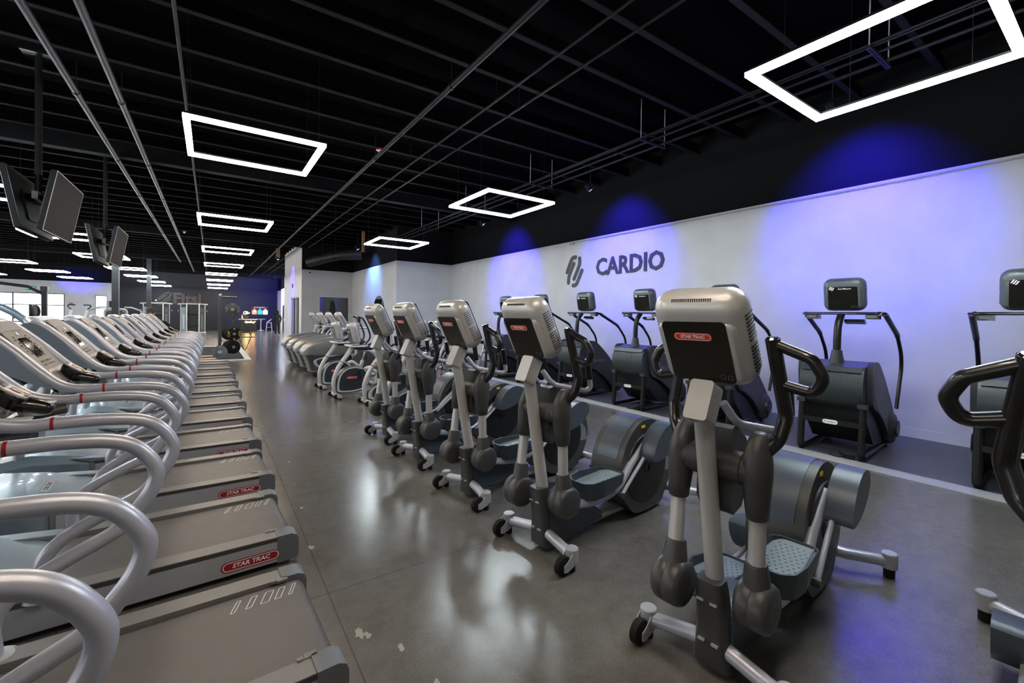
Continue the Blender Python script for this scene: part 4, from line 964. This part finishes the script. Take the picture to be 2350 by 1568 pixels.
for z, dx in ((1.666, 0), (.831, 1), (.376, 1)): B().tube([(.35 + .07 * dx, -.34, z), (.35 - .35 * dx * .55, .35, z)], .02, 10).obj('plate_peg', 'chrome', rk); B().box((.13, .37, z), (.26, .06, .06)).obj('peg_arm', 'charcoal', rk)
for i in range(2): plate(f'grey lettered bumper plate on the upper peg of the rack, {ORD[i]} from the front', (.6, 17.72 + .09 * i, 1.6965), (0, -1, 0), .225, .07, 'charcoal', '35' if i == 0 else None, 'wall_text_grey')
for i in range(5): plate(f'black bumper plate on the middle peg of the rack, {ORD[i]} from the front', (.651 - .0313 * i, 17.66 + .0822 * i, .8615), (.356, -.935, 0), .225, .07, 'rubber', '45' if i == 0 else None, 'yellow')
for i in range(4): plate(f'plain black bumper plate on the lowest peg of the rack, {ORD[i]} from the front', (.640 - .0313 * i, 17.69 + .0822 * i, .4065), (.356, -.935, 0), .225, .07, 'rubber', None, None)
plate('blue grey bumper plate leaning on the floor against the rack upright', (.24, 17.5, .268), (0, -.97, .24), .225, .06, 'charcoal_blue', '25', 'wall_text_grey')
t = thing('trap_bar', 'black hexagonal trap bar hanging beyond the plates of the rack', 'barbell', (.85, 18.9, .1))
q = B(); q.tube(fil([(0, 0, .55), (-.22, 0, 1.15), (.0, 0, 1.3), (.18, 0, 1.15), (.38, 0, .6), (.18, 0, .05), (0, 0, .55)], .05), .014, 8); q.obj('hex_frame', 'charcoal', t); q = B(); q.tube([(-.05, 0, .8), (.28, 0, .75)], .018, 8); q.obj('grip', 'black', t)
for i in range(2):
    t = thing('flat_bench', ('black padded bench at the rack, nearer the platform edge', 'black padded bench behind the rack')[i], 'bench', (-2.3, 19.2 + 1.6 * i, .0305), 0, 'benches at the rack')
    B().box((0, 0, .42), (1.25, .3, .08), .025).obj('pad', 'black', t)
    q = B(); q.box((0, 0, .34), (1.1, .08, .06)); q.obj('frame_beam', 'silver_plastic', t)
    for x in (-.5, .5): B().box((x, 0, .17), (.06, .4, .34), .01).obj('leg', 'silver_plastic', t)
    B().tube([(-.3, -.7, 1.0), (-.3, .7, 1.0)], .014, 8) if False else None

# ---------------------------------------------------------------- cable towers before the sign wall
def cable_tower(label, x, y, first):
    t = thing('cable_machine', label, 'cable machine', (x, y, 0), 0, 'cable machines by the sign wall')
    q = B(); q.tube(fil([(-1.22, 0, 2.16), (-.62, 0, 2.2), (.62, 0, 2.2), (1.22, 0, 2.16)], .1), .05, 10); q.obj('top_bar', 'silver_plastic', t, 60)
    for s in (-1, 1):
        q = B(); q.tube(fil([(s * .5, -.1, 0), (s * .5, -.1, 2.12), (s * .56, -.1, 2.19)], .06), .055, 10); q.obj('inner_post', 'silver_plastic', t, 60)
        q = B(); q.tube([(s * .98, 0, 0), (s * .98, 0, 2.16)], .035, 10); q.obj('outer_post', 'silver_plastic', t, 60)
        w = B(); w.box((s * .74, .05, .98), (.42, .2, 1.9), .02); w = w.obj('weight_shroud', ('charcoal' if s > 0 or not first else 'pedal_grey') if s > 0 else 'pedal_grey', t)
        q = B(); q.box((s * .74, -.055, .85), (.16, .01, 1.1), .003); q.obj('shroud_window', 'steel_blue' if s < 0 else 'stair_grey', w)
        q = B(); q.box((s * .74, -.055, 1.66), (.13, .008, .035)); q.obj('brand_strip', 'badge_red', w)
        q = B(); q.cyl((s * 1.08, -.06, 1.75), (s * 1.08, .0, 1.75), .07, n=14); q.cyl((s * .8, -.05, 2.05), (s * .8, .0, 2.05), .07, n=14); q.obj('pulley', 'black', t)
        q = B(); q.tube([(s * 1.12, -.05, 1.72), (s * 1.2, -.1, 1.62)], .018, 6); q.obj('cable_grip', 'silver', t)
        B().box((s * .74, .0, .04), (.7, .8, .08), .01).obj('base_frame', 'silver_plastic', t)
    for z in (1.42, .55): q = B(); q.tube([(-.5, -.1, z), (.5, -.1, z)], .045, 8); q.obj('cross_tube', 'black', t)
    B().box((0, .3, 1.1), (1.0, .05, 1.9)).obj('back_panel', 'tv_black', t); return t
t_a = cable_tower('double cable machine under the last letters of the wall sign', -1.15, 41, False)
t_b = cable_tower('double cable machine under the emblem of the wall sign', -3.3, 41, True)
for t in (t_a, t_b): t.scale.x = .76

# ---------------------------------------------------------------- weight machines left of the columns
def stack_machine(label, x, y, arms=True):
    t = thing('weight_machine', label, 'weight machine', (x, y, 0), 0, 'weight machines')
    q = B(); q.prism([(p[0], p[1] + .8) for p in rrect(.62, 1.6, .12, 4)], 'y', -.16, .16, .02); w = q.obj('weight_shroud', 'charcoal', t)
    q = B(); q.tube(fil([(-.36, 0, 0), (-.36, 0, 1.66), (.36, 0, 1.66), (.36, 0, 0)], .14), .05, 10); q.obj('frame_hoop', 'silver_plastic', t, 60)
    q = B(); q.box((0, -.165, 1.4), (.26, .01, .05)); q.obj('brand_strip', 'badge_red', w); q = B(); q.box((0, -.165, 1.1), (.22, .01, .26)); q.obj('weight_window', 'black', w)
    if arms:
        for s in (-1, 1): q = B(); q.tube(fil([(s * .3, -.05, 1.75), (s * .55, -.1, 1.74), (s * .88, -.15, 1.6), (s * .9, -.15, .9)], .12), .035, 10); q.obj('lever_arm', 'silver_plastic', t, 60)
    B().box((0, -.7, .48), (.4, .4, .1), .03).obj('seat', 'black', t); B().box((0, -.45, .85), (.36, .1, .6), .03).obj('back_pad', 'black', t); B().box((0, -.4, .06), (.5, .9, .1), .02).obj('base_frame', 'silver_plastic', t)
stack_machine('charcoal weight stack machine with spread silver arms beside the nearer column', -3.5, 26)
for i in range(3):
    t = thing('machine_seat', f'grey padded machine seat behind the treadmills, {ORD[i]} from the street wall', 'seat', (-5.0 + .42 * i, 28.2, 0), 0, 'grey machine seats')
    B().prism([(-.22, .3), (.2, .3), (.2, 1.1), (.05, 1.24), (-.12, 1.24)], 'y', -.16, .16, .04).obj('back_pad', 'pedal_grey', t); B().box((0, 0, .15), (.36, .4, .3), .02).obj('base', 'silver_plastic', t)
t = thing('arc_trainer', 'white upright trainer with two black hooked handles near the windows', 'exercise machine', (-4.42, 24.5, 0))
for s in (-1, 1):
    q = B(); q.tube([(-.12 + s * .23, 0, .95), (.02 + s * .23, 0, 1.62)], .045, 10); q.obj('arm', 'bar_white', t, 60)
    q = B(); q.tube(fil([(.02 + s * .23, 0, 1.62), (.02 + s * .34, 0, 1.75), (.02 + s * .32, 0, 1.81), (.02 + s * .12, 0, 1.81)], .03), .022, 8); q.obj('hook_handle', 'black', t, 60)
B().box((-.1, .1, .9), (.5, .3, .25), .05).obj('centre_cover', 'silver_plastic', t); B().box((0, 0, .12), (.7, 1.5, .24), .04).obj('base', 'charcoal', t); B().box((0, .05, .5), (.3, .4, .7), .05).obj('pedestal', 'silver_dull', t)

# squat rack with arch, bar and plates, against the light of the windows
t = thing('squat_rack', 'dark squat rack with an arched pull-up top before the bright windows', 'rack', (-4.62, 21, 0))
B().box((0, 0, 1.13), (.13, .13, 2.26)).obj('upright', 'column', t); B().box((0, 0, 2.3), (.17, .17, .16), .01).obj('post_cap', 'charcoal', t)
B().box((-2.1, 0, 1.13), (.13, .13, 2.26)).obj('upright', 'column', t)
q = B(); q.tube(fil([(0, 0, 2.1), (-.38, 0, 2.36), (-1.05, 0, 2.45), (-1.72, 0, 2.36), (-2.1, 0, 2.1)], .2), .05, 10); q.obj('arch', 'column', t, 60)
B().box((0, .1, .05), (.12, 1.4, .1)).obj('base_foot', 'column', t); B().box((-2.1, .1, .05), (.12, 1.4, .1)).obj('base_foot', 'column', t)
for i, z in enumerate((1.78, 1.1)):
    tt = thing('weight_plate', ('large dark plate hung on the upper peg of the squat rack', 'large dark plate hung on the lower peg of the squat rack')[i], 'weight plate', (-4.80, 20.72, z - .25), 0, 'plates on the squat rack')
    B().lathe([(.06, 0), (.2, 0), (.225, .015), (.225, .045), (.2, .06), (.06, .06)], ax=(1, -.3, 0), n=26).obj('disc', 'tv_black', tt, 35)
t = thing('barbell', 'steel barbell lying across the squat rack by the windows', 'barbell', (-5.0, 20.8, 1.2)); B().tube([(-1.6, 0, 0), (1.9, 0, 0)], .022, 10).obj('shaft', 'silver', t)
for x in (-1.5, 1.75): B().tube([(x - .15, 0, 0), (x + .15, 0, 0)], .03, 10).obj('sleeve', 'chrome', t)
# plate-loaded machine with pale tubes behind the nearest consoles
t = thing('leg_press', 'pale tubed plate loaded machine behind the nearest treadmill consoles', 'weight machine', (-3.1, 9.6, 0))
q = B(); q.tube(fil([(-1.6, 0, 1.98), (.53, 0, 1.64), (.66, 0, 1.55), (.83, 0, 1.39), (.86, 0, .1)], .25), .05, 12); q.obj('upper_tube', 'steel_blue', t, 60)
q = B(); q.tube(fil([(-1.6, -.3, 1.8), (.3, -.3, 1.52), (.6, -.3, 1.40), (.72, -.3, 1.3), (.75, -.3, .1)], .2), .055, 12); q.obj('lower_tube', 'steel_blue', t, 60)
for x in (-1.3, -.5): B().tube([(x, -.25, .05), (x, -.25, 1.6)], .05, 10).obj('support_post', 'silver_plastic', t)
B().box((-.6, -.25, .06), (2.2, .8, .1), .02).obj('base_frame', 'silver_plastic', t); B().box((-.9, -.25, .55), (.8, .5, .5), .06).obj('carriage_pad', 'black', t)
t = thing('storage_box', 'black equipment box standing behind the third treadmill console', 'box', (-2.2, 12.6, 0)); B().box((0, 0, .7), (.6, .5, 1.4), .03).obj('body', 'tv_black', t)

# ---------------------------------------------------------------- sign wall: shop sign, front counter, screen, stools
m = frm((-2.15, 45.985, 2.68), (0, 0, 1), (0, -1, 0))
b = B(m @ M.Translation((-1.08, .0, 0))); bar_logo(b, 1.05, .55); t = tag(b.obj('wall_emblem', 'sign_brown'), 'large emblem of slanted bars on the dark far wall, before the shop sign letters', 'sign')
o = tag(sign('shop_sign', frm((-1.68, 45.97, 2.66), (0, 0, 1), (0, -1, 0)), 'Fitsi', 1.22, .03, .98, 'sign_brown', .02), 'large grey letters of the shop sign on the dark far wall', 'sign')
q = B(frm((-1.68, 45.985, 2.66), (0, 0, 1), (0, -1, 0))); q.text('Fitsi', 1.22, 0, bold=.05, th=.01, sx=.98); h = q.obj('letter_edge', 'sign_edge', o)
t = thing('front_counter', 'dark reception counter with a glowing script sign on its front', 'counter', (2.57, 42.9, 0))
B().box((0, 0, .5), (1.16, .6, 1.0), .01).obj('body', 'black', t); B().box((-.02, 0, 1.025), (1.32, .7, .06), .01).obj('counter_top', 'bar_white', t)
q = B(frm((.1, -.312, .8), (0, 0, 1), (0, -1, 0))); q.tube(spl([(-.38, -.02, 0), (-.3, .07, 0), (-.24, .02, 0), (-.33, -.06, 0), (-.2, -.04, 0), (-.16, .05, 0), (-.12, -.05, 0), (-.05, .04, 0), (-.02, -.05, 0), (.06, .06, 0), (.08, .11, 0), (.09, -.05, 0), (.16, .03, 0), (.2, -.05, 0), (.25, .03, 0), (.24, -.1, 0), (.33, .03, 0), (.4, .04, 0)], 4), .016, 6); q.obj('neon_script', 'neon', t, 60)
t = thing('neon_sign', 'small yellow neon script standing on the reception counter', 'neon sign', (2.42, 43.0, 1.055))
B().box((0, 0, .15), (.3, .2, .3), .02).obj('stand', 'cap_brown', t)
q = B(frm((.02, -.05, .52), (0, 0, 1), (0, -1, 0))); q.tube(spl([(-.08, .13, 0), (-.2, .05, 0), (-.19, -.1, 0), (-.08, -.1, 0), (-.03, .04, 0), (.0, .14, 0), (.02, -.1, 0), (.08, .1, 0), (.1, -.06, 0), (.2, .0, 0), (.24, .02, 0)], 4), .017, 6); q.obj('neon_script', 'neon_yellow', t, 60)
t = thing('drink_bottle', 'pale violet drink bottle on the counter beside the yellow neon', 'bottle', (2.12, 42.8, 1.055)); B().lathe([(.06, 0), (.06, .2), (.03, .26), (.03, .34)], n=14).obj('body', 'wall_white', t); B().lathe([(.032, .34), (.032, .4)], n=12).obj('cap', 'red', t)
t = thing('wall_screen', 'lit television on the dark far wall showing three people', 'television', (3.64, 45.97, 1.79))
q = B(frm((0, 0, 0), (0, 0, 1), (0, -1, 0))); q.plate(rrect(1.36, .8, .01), 0, .05, .004); fr = q.obj('bezel', 'black', t)
X['pic_bg'] = mat('picture_dark', '1a0d08', .3, emit=lin('2a120a')[:3], es=1.); X['pic_frame'] = mat('picture_tan', '8f7d62', .4, emit=lin('a08c70')[:3], es=1.)
X['pic_skin'] = mat('picture_skin', 'b07050', .4, emit=lin('c08060')[:3], es=1.); X['pic_teal'] = mat('picture_teal', '1f9d9a', .4, emit=lin('25a8a4')[:3], es=.7); X['pic_white'] = mat('picture_white', 'e8e4e0', .4, emit=lin('f0ece8')[:3], es=1.1)
q = B(frm((0, -.051, 0), (0, 0, 1), (0, -1, 0))); q.plate(rrect(1.3, .74, .005), 0, .002); q.mi = 1; q.box((-.02, .3, .003), (.84, .05, .003)); q.mi = 2
for x in (-.42, .02, .45): q.m = frm((x, -.054, .16), (0, 0, 1), (0, -1, 0)); q.plate(ell(.05, .07, 14), 0, .002)
body = [(-.18, -.36), (.18, -.36), (.2, -.05), (.12, .08), (-.12, .08), (-.2, -.05)]
for x, k in ((-.42, 2), (.02, 3), (.45, 4)): q.mi = k; q.m = frm((x, -.053, 0), (0, 0, 1), (0, -1, 0)); q.plate([(p[0], p[1] * .95) for p in body], 0, .002)
q.mi = 4; q.m = frm((-.38, -.056, -.05), (0, 0, 1), (0, -1, 0)); q.box((0, 0, 0), (.14, .16, .002)); q.obj('picture', ['pic_bg', 'pic_frame', 'pic_skin', 'pic_teal', 'pic_white'], t)
t = thing('bar_table', 'white pedestal bar table beside the reception counter', 'table', (3.66, 45.0, 0))
B().lathe([(.3, 0), (.28, .02), (.08, .06), (.04, .15), (.035, .8), (.06, .95), (.12, 1.0), (.02, 1.01)], n=20).obj('pedestal', 'bar_white', t); B().lathe([(.36, 1.01), (.37, 1.03), (.36, 1.045)], n=28).obj('table_top', 'bar_white', t)
for i, (x, s) in enumerate(((4.3, 1), (3.02, -1))):
    t = thing('bar_stool', ('white bar stool beyond the bar table, away from the counter', 'white bar stool between the counter and the bar table')[i], 'stool', (x, 44.9, 0), 0, 'bar stools')
    B().box((0, 0, .72), (.42, .4, .04), .015).obj('seat', 'bar_white', t)
    for sx in (-1, 1):
        for sy in (-1, 1): B().tube([(sx * .24, sy * .2, 0), (sx * .16, sy * .16, .72)], .022, 8).obj('leg', 'bar_white', t)
    q = B(); q.tube(fil([(-s * .16, -.2, .76), (s * .16, -.2, 1.0), (s * .18, 0, 1.04), (s * .16, .2, 1.0), (-s * .16, .2, .76)], .05), .022, 8); q.obj('backrest', 'bar_white', t)
    q = B(); q.tube([(-.21, -.18, .3), (.21, -.18, .3)], .018, 6); q.obj('footrest', 'bar_white', t)
# exit sign, alarm pull, speaker
t = thing('exit_sign', 'green lit EXIT sign high on the street wall by the door', 'exit sign', (-10.8, 45.95, 3.16))
B().box((0, 0, 0), (.42, .07, .26), .01).obj('housing', 'black', t); q = B(frm((0, -.037, 0), (0, 0, 1), (0, -1, 0))); q.text('EXIT', .2, 0, bold=.025); q.obj('lettering', 'exit_green', t)
t = thing('fire_alarm', 'small red fire alarm box on the white street wall', 'alarm', (-8.72, 45.97, 2.08)); B().box((0, 0, 0), (.2, .06, .16), .01).obj('wall_mount', 'red', t)
t = thing('wall_speaker', 'black loudspeaker on the street wall beside the narrow window', 'speaker', (-6.45, 45.9, 2.1)); B().box((0, 0, 0), (.2, .2, .5), .02).obj('cabinet', 'black', t)
t = thing('wall_sensor', 'small white sensor on the dark far wall beside the farther column', 'sensor', (-3.75, 45.97, 2.5)); B().lathe([(.06, 0), (.05, .03)], ax=(0, -1, 0), n=14).obj('housing', 'paper', t)
t = thing('entry_mat', 'dark floor mat lying in the aisle past the plates', 'mat', (1.9, 33.0, 0)); B().box((0, 0, .008), (.9, .6, .016)).obj('sheet', 'mat_black', t)

# ---------------------------------------------------------------- people
def person(label, loc, rz, joints, radii, bones, paint, hair=None, extra=None):
    t = thing('person', label, 'person', loc, rz)
    me = bpy.data.meshes.new('b'); me.from_pydata([V(j) for j in joints], bones, []); ob = bpy.data.objects.new('b', me); COL.objects.link(ob)
    md = ob.modifiers.new('s', 'SKIN'); sv = me.skin_vertices[0].data
    for i, r in enumerate(radii): sv[i].radius = r if isinstance(r, tuple) else (r, r)
    sv[0].use_root = True
    ob.modifiers.new('d', 'SUBSURF').levels = 2
    dg = bpy.context.evaluated_depsgraph_get(); nm = bpy.data.meshes.new_from_object(ob.evaluated_get(dg)); bpy.data.objects.remove(ob)
    names = ['skin', 'cloth_black', 'shoe', 'cap_brown', 'hair', 'skin_dark']
    for n in names: nm.materials.append(X[n])
    for p in nm.polygons: p.use_smooth = True; p.material_index = names.index(paint(p.center))
    o = bpy.data.objects.new('body', nm); COL.objects.link(o); o.parent = t
    return t
J = [(0, 0, .95), (0, 0, 1.15), (0, .01, 1.38), (0, 0, 1.48), (0, .01, 1.56), (0, .02, 1.68), (.18, 0, 1.42), (.25, -.02, 1.18), (.22, .1, .95), (.22, .13, .86), (-.18, 0, 1.42), (-.26, .02, 1.18), (-.24, .08, .95), (-.24, .1, .86),
     (.1, 0, .9), (.12, .02, .5), (.11, -.08, .1), (.11, .06, .04), (-.1, 0, .9), (-.1, .04, .5), (-.1, .05, .1), (-.1, .17, .04)]
Rr = [(.16, .12), (.15, .11), (.17, .11), (.06, .06), (.085, .09), (.085, .1), .07, .055, .045, .045, .07, .055, .045, .045, .1, .075, .055, .05, .1, .075, .055, .05]
Bn = [(0, 1), (1, 2), (2, 3), (3, 4), (4, 5), (2, 6), (6, 7), (7, 8), (8, 9), (2, 10), (10, 11), (11, 12), (12, 13), (0, 14), (14, 15), (15, 16), (16, 17), (0, 18), (18, 19), (19, 20), (20, 21)]
pt = person('person in black hooded clothes and pale shoes walking along the far aisle', (3.93, 35.6, 0), R(10), J, Rr, Bn, lambda c: 'shoe' if c.z < .075 else ('skin_dark' if c.z < .86 and abs(c.x) > .17 and c.z > .78 else 'cloth_black'))
q = B(); q.m = M.Translation((0, -.02, 1.63)); q.loft([[(p[0], p[1], z) for p in ell(.13 * k, .15 * k, 16)] for z, k in ((-.14, .75), (-.05, 1.), (.06, .95), (.13, .6), (.15, .2))]); q.obj('hood', 'cloth_black', pt, 60)
J2 = [(0, 0, .93), (0, 0, 1.12), (.1, 0, 1.32), (.03, -.01, 1.43), (0, -.03, 1.5), (0, -.03, 1.62), (.33, 0, 1.33), (.5, -.1, 1.13), (.62, -.22, .99), (.66, -.27, .97), (-.19, 0, 1.36), (-.27, -.03, 1.12), (-.26, -.14, .95), (-.26, -.17, .88),
      (.1, 0, .9), (.11, .02, .48), (.11, .03, .1), (.11, -.12, .04), (-.1, 0, .9), (-.11, .02, .48), (-.11, .03, .1), (-.11, -.12, .04)]
pt = person('person in a brown cap and black shirt leaning on the last treadmill', (-1.42, 15.95, -.06), R(4), J2, Rr, Bn, lambda c: 'shoe' if c.z < .075 else 'skin' if c.z > 1.43 else ('skin' if (c.x > .58 or (c.x < -.2 and c.z < 1.0 and c.z > .8)) else 'cloth_black'))
q = B(); q.m = M.Translation((0, -.02, 1.67)); q.loft([[(p[0], p[1], z) for p in ell(.105 * k, .125 * k, 18)] for z, k in ((-.02, 1.), (.04, 1.), (.08, .8), (.1, .4), (.105, .1))]); cp = q.obj('cap', 'cap_brown', pt, 60)
q = B(); q.lathe([(.009, 0), (.007, .004), (.002, .005)], (-.035, -.126, 1.6), (0, -1, 0), 10); q.lathe([(.009, 0), (.007, .004), (.002, .005)], (.035, -.126, 1.6), (0, -1, 0), 10); q.obj('eyes', 'black', pt)
q = B(); q.m = M.Translation((0, -.13, 1.565)); q.loft([[(p[0], p[1], z) for p in ell(.014 * k, .02 * k, 10)] for z, k in ((-.02, 1.1), (0, 1), (.04, .5))]); q.obj('nose', 'skin', pt, 60)
for s in (-1, 1): q = B(); q.m = M.Translation((s * .098, -.02, 1.585)); q.loft([[(x, p[0], p[1]) for p in ell(.02 * k, .032 * k, 10)] for x, k in ((-.01, 1), (.01, .8))]); q.obj('ear', 'skin', pt, 60)
q = B(); q.m = M.Translation((0, .0, 1.53)); q.loft([[(p[0], p[1] , z) for p in ell(.088 * k, .09 * k, 14)] for z, k in ((-.05, .7), (0, .95), (.06, 1.02))]); q.obj('hair', 'hair', pt, 60)
for s in (0,):
    for k in range(4): q = B(); q.tube([(.665 + .012 * k, -.28 + .018 * k, .97), (.695 + .012 * k, -.315 + .018 * k, .955), (.705 + .012 * k, -.325 + .018 * k, .93)], .008, 6); q.obj('finger', 'skin', pt, 60)

# paint spots on the slab beside the treadmills
fl = bpy.data.objects['floor']
for i, (x, y, r) in enumerate(((.62, 2.21, .03), (.65, 2.17, .02), (.76, 2.0, .018), (.57, 3.2, .022), (.82, 1.72, .014), (.62, 3.9, .014), (.7, 5.2, .014))):
    q = B(); n = 22; rr = [r * (.55 + .75 * random.random()) for k in range(n)]; q.plate([(x + rr[k] * .8 * math.cos(2 * PI * k / n), y + rr[k] * 1.5 * math.sin(2 * PI * k / n)) for k in range(n)], 0, .0008); q.obj('paint_spot', 'paint_mark', fl)
